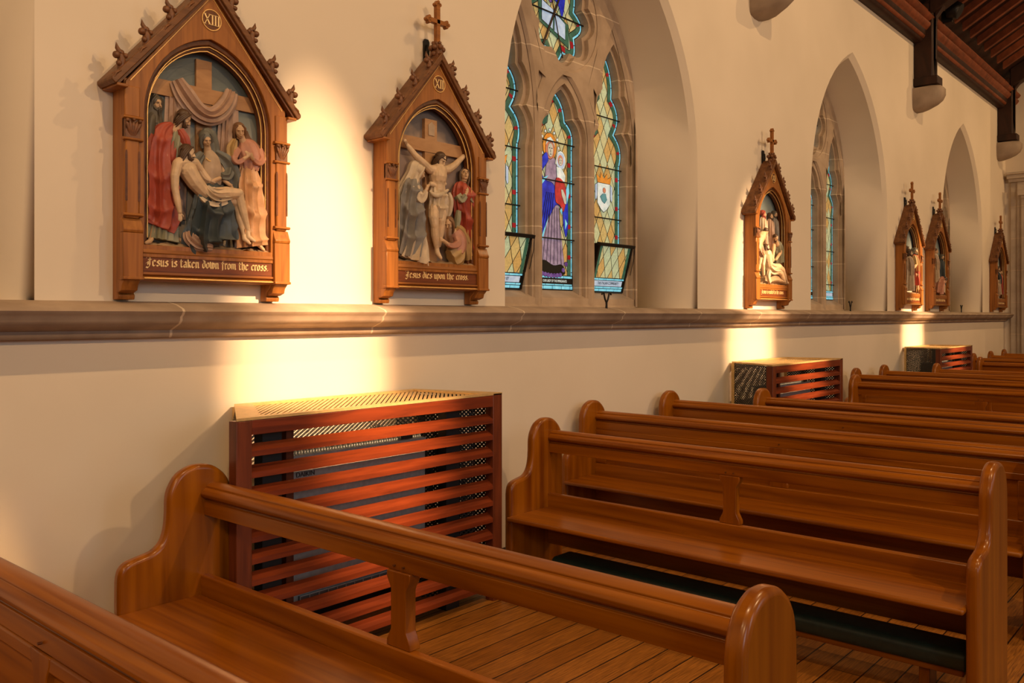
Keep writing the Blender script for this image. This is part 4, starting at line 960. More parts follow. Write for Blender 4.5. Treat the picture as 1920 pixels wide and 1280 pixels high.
# painted figures: joints, radii and drapery paths in metres, in the frame of each panel
FIGS = {'XIII':[
{'name':'bearded_onlooker','skin':[([(-0.2257,-0.035,2.5399),(-0.2333,-0.03,2.4981)],[0.0154,0.0185]),([(-0.2333,-0.03,2.4981),(-0.2632,-0.03,2.2323),(-0.2852,-0.05,1.9353)],[0.0123,0.0123,0.0092]),([(-0.2852,-0.05,1.9353),(-0.2828,-0.08,1.9194)],[0.0108,0.0077])],'cloth':[('hood','darkrobe',[(-0.2283,-0.03,2.6107),(-0.2308,-0.025,2.577),(-0.2408,-0.025,2.5218),(-0.2483,-0.03,2.4713)],[0.013,0.0363,0.0441,0.0571],[0.0096,0.024,0.0264,0.0288],7,[0.075,0.075,0.075,0.075],0,0,None),('robe','darkrobe',[(-0.2358,-0.03,2.517),(-0.2557,-0.035,2.479),(-0.2631,-0.035,2.3764),(-0.2656,-0.03,2.232),(-0.2706,-0.03,2.0627),(-0.2706,-0.03,1.9374)],[0.0234,0.0493,0.0519,0.0441,0.0441,0.0467],[0.0168,0.0288,0.0312,0.0264,0.024,0.0264],11,[0.03,0.09,0.12,0.15,0.18,0.21],0,0,None)],'hair':[],'heads':[((-0.2257,-0.035,2.5642),0.0324,0.15,0.1,0,'hood','darkrobe',2)],'hands':[]},
{'name':'red_cloaked_man','skin':[([(-0.1288,-0.07,2.4953),(-0.1546,-0.06,2.4483)],[0.0172,0.0218]),([(-0.1546,-0.06,2.4483),(-0.2157,-0.05,2.1631),(-0.2655,-0.07,1.9498)],[0.0125,0.0125,0.0094]),([(-0.1546,-0.06,2.4483),(-0.1571,-0.045,2.1699),(-0.1416,-0.05,1.9594)],[0.0125,0.0125,0.0094]),([(-0.268,-0.07,1.9449),(-0.2828,-0.09,1.9332),(-0.3072,-0.105,1.9236)],[0.0125,0.0109,0.0078]),([(-0.1416,-0.05,1.9594),(-0.1184,-0.07,1.945)],[0.0125,0.0078])],'cloth':[('tunic','sage',[(-0.1339,-0.06,2.4762),(-0.1443,-0.06,2.4106),(-0.1571,-0.055,2.3161),(-0.1853,-0.05,2.1908),(-0.2005,-0.05,2.0552),(-0.2132,-0.055,1.9446)],[0.0184,0.0395,0.0448,0.0527,0.0632,0.0764],[0.0171,0.0293,0.0293,0.0293,0.0293,0.0317],15,[0.03,0.075,0.105,0.12,0.18,0.225],0.6,0,None),('red_cloak','red',[(-0.1649,-0.06,2.4784),(-0.2031,-0.065,2.4301),(-0.2208,-0.07,2.3299),(-0.2182,-0.07,2.2093),(-0.2157,-0.07,2.1129),(-0.2157,-0.07,2.0306),(-0.2258,-0.07,1.996)],[0.0158,0.05,0.0658,0.0711,0.0764,0.079,0.0737],[0.0146,0.0293,0.0341,0.0341,0.0366,0.0366,0.0293],9,[0.03,0.075,0.135,0.18,0.21,0.18,0.12],0.9,1.6,(4,1.1,0.24,0,0.3)),('red_sleeve','red',[(-0.1392,-0.07,2.4543),(-0.1184,-0.075,2.4126),(-0.1001,-0.07,2.3592)],[0.0211,0.029,0.0211],[0.0171,0.0219,0.0171],5,[0.12,0.12,0.12],0,0,None)],'hair':[],'heads':[((-0.1132,-0.075,2.512),0.0342,1.05,0.55,0.1,'long','hair',1)],'hands':[((-0.0949,-0.075,2.3569),(0.32,0.0,-0.947),0.0268,0.5)]},
{'name':'seated_mother','skin':[([(-0.0012,-0.08,2.4098),(0.0099,-0.07,2.3724)],[0.0145,0.0194]),([(0.0099,-0.07,2.3724),(0.0791,-0.075,2.3255),(0.0784,-0.1,2.2462)],[0.0161,0.0129,0.0097]),([(0.0099,-0.07,2.3724),(-0.0229,-0.08,2.2863),(0.0074,-0.108,2.2294)],[0.0161,0.0129,0.0097]),([(0.0047,-0.108,2.2291),(0.0428,-0.118,2.2502)],[0.0107,0.0097]),([(0.0756,-0.1,2.2458),(0.0978,-0.11,2.227)],[0.0107,0.0097])],'cloth':[('hood','mantle',[(-0.001,-0.07,2.4867),(0.0067,-0.066,2.4633),(0.0227,-0.062,2.4208),(0.0337,-0.062,2.3717),(0.0348,-0.065,2.341)],[0.0109,0.0381,0.0409,0.0409,0.0545],[0.0101,0.0277,0.0303,0.0252,0.0277],6,[0.06,0.06,0.06,0.06,0.06],0,0,None),('gown','beige',[(0.007,-0.08,2.3758),(0.0177,-0.09,2.3358),(0.0205,-0.09,2.2807),(0.0207,-0.08,2.2237)],[0.0191,0.0381,0.0463,0.049],[0.0151,0.0252,0.0303,0.0303],5,[0.015,0.03,0.045,0.03],0,0,None),('mantle','mantle',[(-0.0255,-0.075,2.3617),(-0.0605,-0.08,2.3164),(-0.0631,-0.075,2.2519),(-0.0389,-0.07,2.1904)],[0.0163,0.0272,0.0245,0.0191],[0.0151,0.0227,0.0227,0.0177],6,[0.12,0.12,0.12,0.12],0,0,None),('mantle','mantle',[(0.0401,-0.075,2.3761),(0.0931,-0.08,2.3421),(0.1301,-0.075,2.2858),(0.1446,-0.07,2.2209),(0.1331,-0.07,2.168)],[0.0163,0.0327,0.0381,0.0327,0.0218],[0.0151,0.0252,0.0277,0.0252,0.0177],6,[0.135,0.135,0.135,0.135,0.135],0,0,None),('mantle_clasp','gold',[(-0.0208,-0.105,2.3387),(-0.0031,-0.112,2.3253),(0.0222,-0.106,2.3446)],[0.0027,0.0035,0.0027],[0.0025,0.0033,0.0025],0,[0.0,0.0,0.0],0,0,None),('sleeve','beige',[(-0.05,-0.09,2.2818),(-0.0287,-0.1,2.2435),(0.0211,-0.108,2.2285)],[0.0191,0.0191,0.0136],[0.0177,0.0177,0.0126],5,[0.09,0.09,0.09],0,0,None),('sleeve','mantle',[(0.1098,-0.09,2.3022),(0.0925,-0.1,2.2682),(0.053,-0.11,2.2624)],[0.0218,0.0218,0.0163],[0.0202,0.0202,0.0151],5,[0.12,0.12,0.12],0,0,None),('blue_skirt','navy',[(0.0262,-0.08,2.2168),(0.0202,-0.1,2.1537),(0.0147,-0.1,2.0827),(0.0065,-0.1,2.0067),(0.0039,-0.095,1.9616),(0.015,-0.09,1.9375)],[0.0708,0.098,0.1089,0.1171,0.1253,0.1198],[0.0353,0.0504,0.053,0.0555,0.0605,0.0504],11,[0.045,0.09,0.15,0.195,0.24,0.225],0.5,0.8,(2.4,1.3,0.22,0,0.0)),('under_gown','rosebeige',[(-0.1084,-0.1,1.9833),(-0.1033,-0.11,1.9585),(-0.0666,-0.12,1.9308),(0.0004,-0.125,1.9197)],[0.0191,0.0272,0.0272,0.0136],[0.0177,0.0227,0.0202,0.0101],9,[0.15,0.15,0.15,0.15],0,0,None)],'hair':[],'heads':[((-0.0068,-0.085,2.4284),0.0313,-0.15,0.4,-0.15,'veil','mantle',0)],'hands':[((0.0373,-0.118,2.252),(-0.832,0.0,-0.555),0.0303,0.35),((0.0978,-0.11,2.227),(0.785,0.0,-0.619),0.0303,0.3)]},
{'name':'dead_christ','skin':[([(-0.1205,-0.108,2.332),(-0.1267,-0.105,2.2997)],[0.0177,0.0209]),([(-0.1267,-0.105,2.2997),(-0.1138,-0.11,2.2665),(-0.0798,-0.115,2.2161),(-0.0425,-0.115,2.1807),(-0.0102,-0.115,2.1642)],[0.0289,0.0434,0.0386,0.0338,0.037]),([(-0.1578,-0.115,2.2968),(-0.0823,-0.11,2.3099)],[0.0257,0.0209]),([(-0.1681,-0.12,2.29),(-0.1835,-0.125,2.2319),(-0.1835,-0.125,2.1789)],[0.0241,0.0203,0.017]),([(-0.1835,-0.125,2.1789),(-0.1724,-0.128,2.117),(-0.1632,-0.13,2.0718)],[0.017,0.0154,0.0106]),([(-0.077,-0.11,2.3107),(-0.0395,-0.1,2.277),(-0.0074,-0.11,2.235)],[0.0193,0.0154,0.0129]),([(0.0087,-0.12,2.1658),(0.0731,-0.128,2.1819),(0.1369,-0.13,2.186)],[0.037,0.0321,0.0241]),([(0.1369,-0.13,2.1835),(0.16,-0.125,2.1067),(0.1951,-0.12,2.0092)],[0.0225,0.0212,0.0116]),([(0.1922,-0.12,2.009),(0.1919,-0.125,1.9828),(0.2147,-0.14,1.9628)],[0.0116,0.0129,0.0077]),([(0.0173,-0.105,2.153),(0.1008,-0.105,2.1564),(0.1406,-0.105,2.145)],[0.0321,0.0273,0.0225]),([(0.1406,-0.105,2.145),(0.155,-0.105,2.0691),(0.1751,-0.11,1.9929)],[0.0209,0.0193,0.0109]),([(0.1751,-0.11,1.9929),(0.1749,-0.115,1.9719),(0.1947,-0.13,1.9517)],[0.0109,0.0122,0.0074])],'cloth':[('loincloth','cream',[(-0.0362,-0.118,2.196),(-0.0185,-0.12,2.1729),(0.013,-0.122,2.161),(0.0571,-0.122,2.1682),(0.0918,-0.12,2.1745)],[0.0244,0.0353,0.038,0.0366,0.0325],[0.0226,0.0352,0.0377,0.0327,0.0276],13,[0.075,0.135,0.18,0.15,0.075],0,1.5,None),('loincloth_fold','cream',[(-0.0666,-0.12,2.1578),(-0.0459,-0.14,2.131),(-0.0002,-0.145,2.1177),(0.0588,-0.138,2.1341),(0.0927,-0.128,2.1586)],[0.0054,0.0108,0.0122,0.0108,0.0054],[0.005,0.0088,0.01,0.0088,0.005],4,[0.15,0.15,0.15,0.15,0.15],0,0,None)],'hair':[],'heads':[((-0.1165,-0.115,2.3488),0.0339,0.95,0.25,0.35,'long','hair',1)],'hands':[((-0.1632,-0.13,2.0669),(0.086,0.0,-0.996),0.0427,0.2)]},
{'name':'standing_woman','skin':[([(0.1852,-0.07,2.4808),(0.2,-0.065,2.4472)],[0.0151,0.0185]),([(0.1689,-0.12,2.3579),(0.1919,-0.125,2.376)],[0.0101,0.0094]),([(0.2198,-0.118,2.3651),(0.1959,-0.128,2.3814)],[0.0101,0.0094]),([(0.203,-0.06,2.4483),(0.2385,-0.06,2.1586),(0.2613,-0.09,1.9581)],[0.0134,0.0134,0.0101]),([(0.2613,-0.09,1.9581),(0.2846,-0.11,1.9269)],[0.0118,0.0084])],'cloth':[('bodice','rose',[(0.2001,-0.06,2.4583),(0.2175,-0.07,2.4282),(0.2291,-0.075,2.3768),(0.228,-0.072,2.3192)],[0.0227,0.0567,0.0567,0.0453],[0.0157,0.0289,0.0341,0.0289],9,[0.03,0.06,0.075,0.12],0,0,None),('veil','mustard',[(0.1504,-0.07,2.4546),(0.1301,-0.075,2.4044),(0.1298,-0.085,2.3516)],[0.0113,0.0227,0.017],[0.0131,0.021,0.0157],5,[0.18,0.18,0.18],0,0,None),('skirt','peach',[(0.2251,-0.072,2.3294),(0.2201,-0.08,2.2597),(0.2229,-0.085,2.181),(0.2319,-0.08,2.0775),(0.2319,-0.08,1.9857),(0.2378,-0.08,1.9414)],[0.0453,0.0623,0.0708,0.0765,0.0822,0.0907],[0.0289,0.0341,0.0367,0.0367,0.0394,0.042],13,[0.075,0.135,0.165,0.18,0.21,0.24],0.3,0.9,(3.4,1.2,0.22,0,-0.3)),('sleeve','rose',[(0.1647,-0.075,2.4094),(0.1326,-0.09,2.3617),(0.1433,-0.11,2.3402),(0.1718,-0.12,2.3583)],[0.017,0.0184,0.0142,0.0099],[0.0157,0.0171,0.0131,0.0092],4,[0.075,0.075,0.075,0.075],0,0,None),('sleeve','rose',[(0.2862,-0.07,2.4277),(0.2917,-0.085,2.3789),(0.2578,-0.105,2.3509),(0.2198,-0.118,2.3651)],[0.017,0.0198,0.0156,0.0099],[0.0157,0.0184,0.0144,0.0092],4,[0.075,0.075,0.075,0.075],0,0,None),('hair_tress','auburn',[(0.2088,-0.065,2.5061),(0.2266,-0.06,2.4676),(0.2653,-0.065,2.4412),(0.3047,-0.06,2.3997),(0.3202,-0.055,2.3489)],[0.0113,0.017,0.017,0.0142,0.0085],[0.0105,0.0131,0.0131,0.0105,0.0079],4,[0.18,0.18,0.18,0.18,0.18],0,0,None)],'hair':[],'heads':[((0.1734,-0.075,2.5016),0.034,-0.3,0.35,-0.1,'longwoman','auburn',0)],'hands':[((0.1913,-0.126,2.3758),(0.882,0.0,0.471),0.0315,0.25),((0.1947,-0.13,2.3835),(-0.912,0.0,0.411),0.0315,0.25)]}],'XII':[
{'name':'crucified_christ','skin':[([(0.0368,-0.09,2.5171),(0.0328,-0.085,2.4817)],[0.0202,0.0242]),([(0.0283,-0.085,2.4747),(0.019,-0.09,2.4345),(0.0194,-0.085,2.3933),(0.0242,-0.08,2.3557)],[0.0525,0.0565,0.0464,0.0504]),([(-0.0336,-0.085,2.4732),(0.1004,-0.085,2.4903)],[0.0283,0.0283]),([(-0.0424,-0.085,2.4721),(-0.103,-0.085,2.5085),(-0.1495,-0.08,2.5374)],[0.0262,0.0234,0.0194]),([(-0.1495,-0.08,2.5374),(-0.1954,-0.075,2.5783),(-0.2159,-0.07,2.6008)],[0.0194,0.017,0.0113]),([(-0.2287,-0.075,2.6076),(-0.2418,-0.085,2.6135)],[0.0129,0.0121]),([(0.1145,-0.08,2.4927),(0.1748,-0.075,2.5272),(0.2224,-0.065,2.5612)],[0.0262,0.0222,0.0186]),([(0.2224,-0.065,2.5612),(0.2706,-0.055,2.5956),(0.2949,-0.05,2.6129)],[0.0186,0.0157,0.0109]),([(0.2945,-0.055,2.619),(0.2938,-0.065,2.6244)],[0.0129,0.0121]),([(-0.0164,-0.09,2.245),(-0.0308,-0.105,2.1852),(-0.0287,-0.112,2.1403)],[0.0343,0.0323,0.0262]),([(-0.0268,-0.11,2.1406),(-0.0128,-0.1,2.0786),(0.0101,-0.09,2.0039)],[0.0262,0.0254,0.0145]),([(0.0101,-0.09,2.0039),(0.0097,-0.095,1.978),(0.0263,-0.11,1.9461)],[0.0149,0.0161,0.0093]),([(0.0507,-0.085,2.2582),(0.047,-0.098,2.2117),(0.0366,-0.104,2.1717)],[0.0343,0.0303,0.0254]),([(0.0366,-0.104,2.1717),(0.0413,-0.09,2.1055),(0.0328,-0.085,2.0248)],[0.0242,0.0234,0.0141]),([(-0.0431,-0.095,2.3851),(0.0049,-0.1,2.3773),(0.0679,-0.095,2.3979)],[0.0161,0.0161,0.0161])],'cloth':[('loincloth','cream',[(0.0238,-0.085,2.3713),(0.019,-0.09,2.3318),(0.0171,-0.092,2.28),(0.0146,-0.09,2.2286),(0.0149,-0.085,2.1906)],[0.0512,0.0611,0.063,0.063,0.0591],[0.0355,0.042,0.042,0.0387,0.0355],11,[0.075,0.12,0.15,0.18,0.18],0,0.6,(3,0.8,0.16,0,0)),('loincloth_fold','cream',[(-0.0614,-0.105,2.3408),(-0.0417,-0.13,2.3153),(0.0112,-0.13,2.3272),(0.0848,-0.11,2.3628)],[0.0079,0.0138,0.0138,0.0079],[0.0065,0.0097,0.0097,0.0065],0,[0.0,0.0,0.0,0.0],0,0,None),('loincloth_knot','cream',[(0.1,-0.09,2.3469),(0.1133,-0.095,2.3023),(0.1137,-0.09,2.2442),(0.105,-0.085,2.1983)],[0.0158,0.0197,0.0177,0.0079],[0.0129,0.0161,0.0129,0.0065],5,[0.225,0.225,0.225,0.225],0,0,None)],'hair':[],'heads':[((0.0316,-0.1,2.5377),0.0401,0.15,0.55,0.1,'thorns','hair',1)],'hands':[((-0.2159,-0.07,2.6008),(-0.76,0.0,0.65),0.0291,0.9),((0.2949,-0.05,2.6163),(0.766,0.0,0.643),0.0291,0.9)]},
{'name':'veiled_mother','skin':[([(-0.1318,-0.07,2.4183),(-0.1442,-0.065,2.3796)],[0.0176,0.0215]),([(-0.105,-0.11,2.3293),(-0.0896,-0.112,2.356)],[0.0109,0.0098])],'cloth':[('veil','cream',[(-0.119,-0.07,2.5082),(-0.1367,-0.066,2.4811),(-0.1542,-0.062,2.429),(-0.1818,-0.06,2.3726),(-0.2235,-0.06,2.3057),(-0.2547,-0.058,2.2407),(-0.2643,-0.055,2.1812)],[0.0153,0.0477,0.0496,0.0534,0.0534,0.0343,0.0191],[0.0125,0.0313,0.0344,0.0344,0.0313,0.025,0.0156],8,[0.03,0.045,0.06,0.12,0.15,0.18,0.225],0,0,None),('gown','cream',[(-0.1318,-0.07,2.0784),(-0.1449,-0.075,2.0144),(-0.1664,-0.08,1.9502),(-0.1749,-0.08,1.9186)],[0.0611,0.0839,0.1068,0.1221],[0.0407,0.0438,0.0469,0.05],13,[0.12,0.18,0.225,0.27],0,0,None),('grey_mantle','greymantle',[(-0.1573,-0.07,2.4027),(-0.1749,-0.08,2.3558),(-0.192,-0.085,2.2756),(-0.1985,-0.083,2.1818),(-0.2,-0.08,2.0885),(-0.2166,-0.08,2.0035),(-0.2314,-0.078,1.9408)],[0.0267,0.0725,0.0839,0.0916,0.103,0.1107,0.1068],[0.0219,0.0407,0.0469,0.05,0.05,0.05,0.0438],10,[0.045,0.105,0.15,0.195,0.225,0.225,0.21],0.4,0.9,(4,1.2,0.24,0,0.2)),('sleeve','cream',[(-0.1756,-0.09,2.3548),(-0.1557,-0.105,2.2869),(-0.1221,-0.11,2.3024),(-0.1007,-0.11,2.3361)],[0.0305,0.0343,0.0248,0.0153],[0.025,0.0281,0.0203,0.0125],4,[0.12,0.12,0.12,0.12],0,0,None)],'hair':[],'heads':[((-0.1194,-0.075,2.4476),0.0372,1.2,0.35,0,'veil','cream',0)],'hands':[((-0.0896,-0.112,2.356),(0.661,0.0,0.75),0.0344,0.1),((-0.0845,-0.102,2.3512),(0.66,0.0,0.751),0.0344,0.1)]},
{'name':'red_robed_disciple','skin':[([(0.2702,-0.06,2.4513),(0.2706,-0.055,2.4185)],[0.0179,0.0208]),([(0.2351,-0.108,2.3464),(0.25,-0.112,2.3741)],[0.0116,0.0108])],'cloth':[('red_robe','red',[(0.2706,-0.055,2.4285),(0.2603,-0.065,2.393),(0.26,-0.07,2.3226),(0.2794,-0.065,2.2414),(0.299,-0.06,2.143),(0.3187,-0.055,2.0439),(0.3235,-0.055,1.9837)],[0.0284,0.0812,0.0893,0.0853,0.0771,0.069,0.069],[0.02,0.0399,0.0433,0.0399,0.0399,0.0366,0.0366],11,[0.03,0.09,0.135,0.165,0.18,0.195,0.21],0.6,0.8,(3.4,1.2,0.22,0,-0.2)),('sage_tunic','sage',[(0.2021,-0.085,2.2495),(0.1897,-0.088,2.1922),(0.1834,-0.085,2.1458)],[0.0162,0.0203,0.0162],[0.01,0.0133,0.01],4,[0.15,0.15,0.15],0,0,None),('sleeve','sage',[(0.1881,-0.085,2.3436),(0.2076,-0.098,2.3181),(0.2351,-0.108,2.3464)],[0.0244,0.0264,0.0183],[0.02,0.0216,0.015],4,[0.12,0.12,0.12],0,0,None),('sleeve','sage',[(0.3419,-0.07,2.3679),(0.3165,-0.085,2.3303),(0.272,-0.1,2.3444)],[0.0244,0.0264,0.0183],[0.02,0.0216,0.015],4,[0.12,0.12,0.12],0,0,None),('sleeve','red',[(0.372,-0.06,2.3788),(0.3712,-0.07,2.3237),(0.3217,-0.08,2.2776)],[0.0284,0.0365,0.0244],[0.0233,0.0299,0.02],5,[0.18,0.18,0.18],0,0,None)],'hair':[],'heads':[((0.2746,-0.065,2.4814),0.0395,-0.5,-0.35,0.1,'long','hair',0)],'hands':[((0.2452,-0.112,2.3703),(0.556,0.0,0.831),0.0299,0.8),((0.2678,-0.104,2.3768),(-0.24,0.0,0.971),0.0299,0.8)]},
{'name':'kneeling_woman','skin':[([(0.1321,-0.09,2.135),(0.1648,-0.085,2.105)],[0.0185,0.0246]),([(0.065,-0.13,2.0308),(0.0246,-0.13,2.0506)],[0.0123,0.0107]),([(-0.0128,-0.1,2.0977),(-0.0304,-0.1,2.0901)],[0.0082,0.0082])],'cloth':[('bodice','rose',[(0.1648,-0.085,2.1181),(0.1877,-0.09,2.08),(0.197,-0.09,2.0346),(0.1783,-0.09,1.9875)],[0.0361,0.0561,0.0561,0.0521],[0.0296,0.0394,0.0427,0.0427],7,[0.03,0.03,0.03,0.03],0,0,None),('mustard_skirt','mustard',[(0.2021,-0.085,2.0286),(0.183,-0.09,1.9877),(0.1598,-0.09,1.9635),(0.1321,-0.09,1.9458)],[0.0441,0.0641,0.0761,0.0681],[0.0328,0.0427,0.0427,0.0328],9,[0.03,0.045,0.06,0.06],0,0,None),('mantle','mustard',[(0.1795,-0.075,2.1528),(0.2406,-0.075,2.1177),(0.2787,-0.075,2.0538),(0.2983,-0.07,2.0017),(0.318,-0.065,1.9628)],[0.024,0.0321,0.0321,0.0321,0.0361],[0.0197,0.0263,0.0296,0.0296,0.0296],6,[0.045,0.045,0.045,0.045,0.045],0,0,None),('hair_tress','auburn',[(0.0947,-0.1,2.1444),(0.0807,-0.105,2.0913),(0.1038,-0.1,2.0413),(0.1042,-0.095,2.0026)],[0.02,0.024,0.02,0.008],[0.0164,0.0197,0.0164,0.0066],5,[0.225,0.225,0.225,0.225],0,0,None),('sleeve','rose',[(0.1586,-0.105,2.0837),(0.1573,-0.12,2.0436),(0.1033,-0.128,2.0236),(0.056,-0.13,2.0334)],[0.024,0.024,0.018,0.014],[0.0197,0.0197,0.0148,0.0115],4,[0.075,0.075,0.075,0.075],0,0,None)],'hair':[],'heads':[((0.1042,-0.095,2.1585),0.039,-1.0,0.35,0,'longwoman','auburn',0)],'hands':[((0.0246,-0.13,2.0506),(-0.782,0.0,0.623),0.0328,0.35)]}],'XI':[
{'name':'turbaned_elder','skin':[([(-0.0543,-0.035,2.5996),(-0.0543,-0.035,2.5754)],[0.0162,0.0208])],'cloth':[('robe','beige',[(-0.0543,-0.035,2.5851),(-0.0651,-0.04,2.5596),(-0.0759,-0.045,2.4809),(-0.0759,-0.045,2.3842),(-0.0759,-0.045,2.2537)],[0.025,0.0593,0.0593,0.0624,0.0749],[0.0168,0.0288,0.0336,0.0336,0.0384],11,[0.03,0.075,0.135,0.18,0.225],0.5,0.7,None)],'hair':[],'heads':[((-0.0759,-0.045,2.6211),0.0322,0.4,0.15,0,'hood','red',2)],'hands':[]},
{'name':'bearded_elder','skin':[([(0.1077,-0.035,2.5948),(0.1077,-0.035,2.5715)],[0.0156,0.0199])],'cloth':[('robe','rosebeige',[(0.1077,-0.035,2.5808),(0.0967,-0.04,2.5563),(0.0856,-0.045,2.4808),(0.0856,-0.045,2.3881),(0.0856,-0.045,2.2628)],[0.024,0.0569,0.0569,0.0599,0.0719],[0.0161,0.0276,0.0323,0.0323,0.0369],11,[0.03,0.075,0.135,0.18,0.225],0.5,0.7,None)],'hair':[],'heads':[((0.0856,-0.045,2.6153),0.0309,0.1,0.15,0,'long','hair',2)],'hands':[]},
{'name':'helmeted_soldier','skin':[([(0.2096,-0.035,2.6177),(0.2096,-0.035,2.5932)],[0.0164,0.0209])],'cloth':[('robe','greymantle',[(0.2096,-0.035,2.603),(0.1985,-0.04,2.5773),(0.1873,-0.045,2.4979),(0.1873,-0.045,2.4004),(0.1873,-0.045,2.2686)],[0.0252,0.0599,0.0599,0.063,0.0756],[0.017,0.0291,0.0339,0.0339,0.0388],11,[0.03,0.075,0.135,0.18,0.225],0.5,0.7,None)],'hair':[],'heads':[((0.1873,-0.045,2.6394),0.0325,-0.1,0.15,0,'veil','darkrobe',1)],'hands':[]},
{'name':'spear_bearer','skin':[],'cloth':[('spear','darkrobe',[(0.2956,-0.04,2.6789),(0.3086,-0.04,2.3865)],[0.0057,0.0057],[0.0044,0.0044],0,[0.0,0.0],0,0,None)],'hair':[],'heads':[],'hands':[]},
{'name':'bending_labourer','skin':[([(-0.1489,-0.09,2.4224),(-0.1986,-0.085,2.3927)],[0.0215,0.0287]),([(-0.1866,-0.085,2.3988),(-0.2598,-0.08,2.3361),(-0.2848,-0.075,2.2613)],[0.0431,0.0467,0.0467]),([(-0.2549,-0.1,2.3826),(-0.2537,-0.105,2.3036),(-0.2152,-0.115,2.2107)],[0.0215,0.0179,0.0144]),([(-0.1999,-0.08,2.2026),(-0.2359,-0.08,2.1058),(-0.273,-0.075,2.0308)],[0.0323,0.0251,0.0158]),([(-0.273,-0.075,2.0308),(-0.268,-0.095,1.9989)],[0.0158,0.0108])],'cloth':[('kilt','rosebeige',[(-0.2836,-0.08,2.2821),(-0.2466,-0.085,2.242),(-0.1745,-0.085,2.1931)],[0.0484,0.0553,0.0484],[0.0319,0.0372,0.0319],7,[0.15,0.15,0.15],0,0,None)],'hair':[],'heads':[((-0.1341,-0.1,2.4388),0.0299,0.9,0.7,0,'short','hair',0)],'hands':[((-0.2152,-0.115,2.2107),(0.858,0.0,-0.514),0.0266,0.3)]},
{'name':'kneeling_labourer','skin':[([(0.1251,-0.09,2.3607),(0.149,-0.085,2.3298)],[0.0221,0.0295]),([(0.0743,-0.09,2.3141),(0.0171,-0.11,2.245),(-0.0176,-0.12,2.1783)],[0.0206,0.0177,0.0147]),([(0.2523,-0.085,2.3253),(0.2053,-0.1,2.2451),(0.0578,-0.12,2.1713)],[0.0206,0.0177,0.0147])],'cloth':[('tunic','sage',[(0.1843,-0.075,2.3599),(0.1988,-0.08,2.3113),(0.236,-0.075,2.237),(0.2603,-0.07,2.1504)],[0.0355,0.0639,0.0639,0.071],[0.0218,0.0382,0.0382,0.0382],7,[0.12,0.12,0.12,0.12],0,0,None),('red_drapery','red',[(0.3354,-0.06,2.1876),(0.3354,-0.06,2.1211),(0.3223,-0.06,2.0651)],[0.0426,0.0568,0.0568],[0.0273,0.0328,0.0328],6,[0.225,0.225,0.225],0,0,None)],'hair':[],'heads':[((0.0899,-0.1,2.3903),0.0319,-0.1,0.6,0,'short','hair',1)],'hands':[((-0.0176,-0.12,2.1783),(-0.74,0.0,-0.672),0.0273,0.3),((0.0578,-0.12,2.1713),(-0.938,0.0,-0.346),0.0273,0.3)]},
{'name':'lowered_christ','skin':[([(-0.1328,-0.105,2.2528),(-0.1206,-0.105,2.2163),(-0.107,-0.11,2.153),(-0.07,-0.11,2.0908)],[0.0254,0.0508,0.0435,0.0435]),([(-0.1923,-0.11,2.1911),(-0.2272,-0.115,2.1049),(-0.2044,-0.11,2.0112)],[0.0218,0.0189,0.0145]),([(-0.0453,-0.11,2.2041),(-0.0176,-0.12,2.1569),(-0.0051,-0.12,2.1682)],[0.0218,0.0181,0.0145]),([(-0.0549,-0.12,2.0697),(0.0988,-0.13,2.0972),(0.1888,-0.13,2.0684)],[0.0399,0.0348,0.0276]),([(0.1888,-0.13,2.0684),(0.2523,-0.125,2.0054),(0.3165,-0.12,1.9527)],[0.0261,0.0218,0.0131]),([(0.3165,-0.12,1.9527),(0.3331,-0.13,1.9364)],[0.0145,0.0094]),([(-0.0328,-0.11,2.0495),(0.0959,-0.12,2.0542),(0.1728,-0.12,2.0355)],[0.0363,0.0326,0.0261]),([(0.1728,-0.12,2.0355),(0.2377,-0.12,1.9722),(0.277,-0.12,1.935)],[0.0247,0.0203,0.0131])],'cloth':[('loincloth','cream',[(-0.1057,-0.115,2.0944),(-0.0425,-0.12,2.0702),(0.0705,-0.12,2.0748),(0.1214,-0.12,2.0715)],[0.0419,0.0524,0.0489,0.0419],[0.0322,0.0376,0.0322,0.0269],8,[0.15,0.15,0.15,0.15],0,0,None),('loincloth','cream',[(-0.114,-0.13,2.0563),(-0.1386,-0.13,1.9918),(-0.0907,-0.125,1.9298)],[0.021,0.0279,0.021],[0.0107,0.0107,0.0107],4,[0.225,0.225,0.225],0,0,None)],'hair':[],'heads':[((-0.1437,-0.11,2.2837),0.0302,0.5,0.1,0.4,'long','hair',1)],'hands':[((-0.2044,-0.11,2.0112),(0.0,0.0,-1.0),0.0269,0.3)]},
{'name':'mound','skin':[],'cloth':[('rock','stone',[(-0.1718,-0.05,1.9027),(0.0245,-0.05,1.9836),(0.2569,-0.06,1.9635),(0.5188,-0.05,1.9098)],[0.021,0.0838,0.0699,0.021],[0.0322,0.0645,0.0645,0.0322],5,[0.15,0.15,0.15,0.15],0,0,None)],'hair':[],'heads':[],'hands':[]}],'X':[
{'name':'bearded_guard','skin':[([(-0.029,-0.04,2.5038),(-0.029,-0.04,2.4704)],[0.0216,0.0276])],'cloth':[('robe','darkrobe',[(-0.029,-0.04,2.4838),(-0.0459,-0.045,2.4492),(-0.0628,-0.05,2.3412),(-0.0628,-0.05,2.2077),(-0.0628,-0.05,2.0275)],[0.0292,0.0694,0.0694,0.0731,0.0877],[0.0232,0.0398,0.0465,0.0465,0.0531],11,[0.03,0.075,0.135,0.18,0.225],0.5,0.7,None)],'hair':[],'heads':[((-0.0628,-0.05,2.5348),0.0445,0.3,0.15,0,'long','hair',1)],'hands':[]},
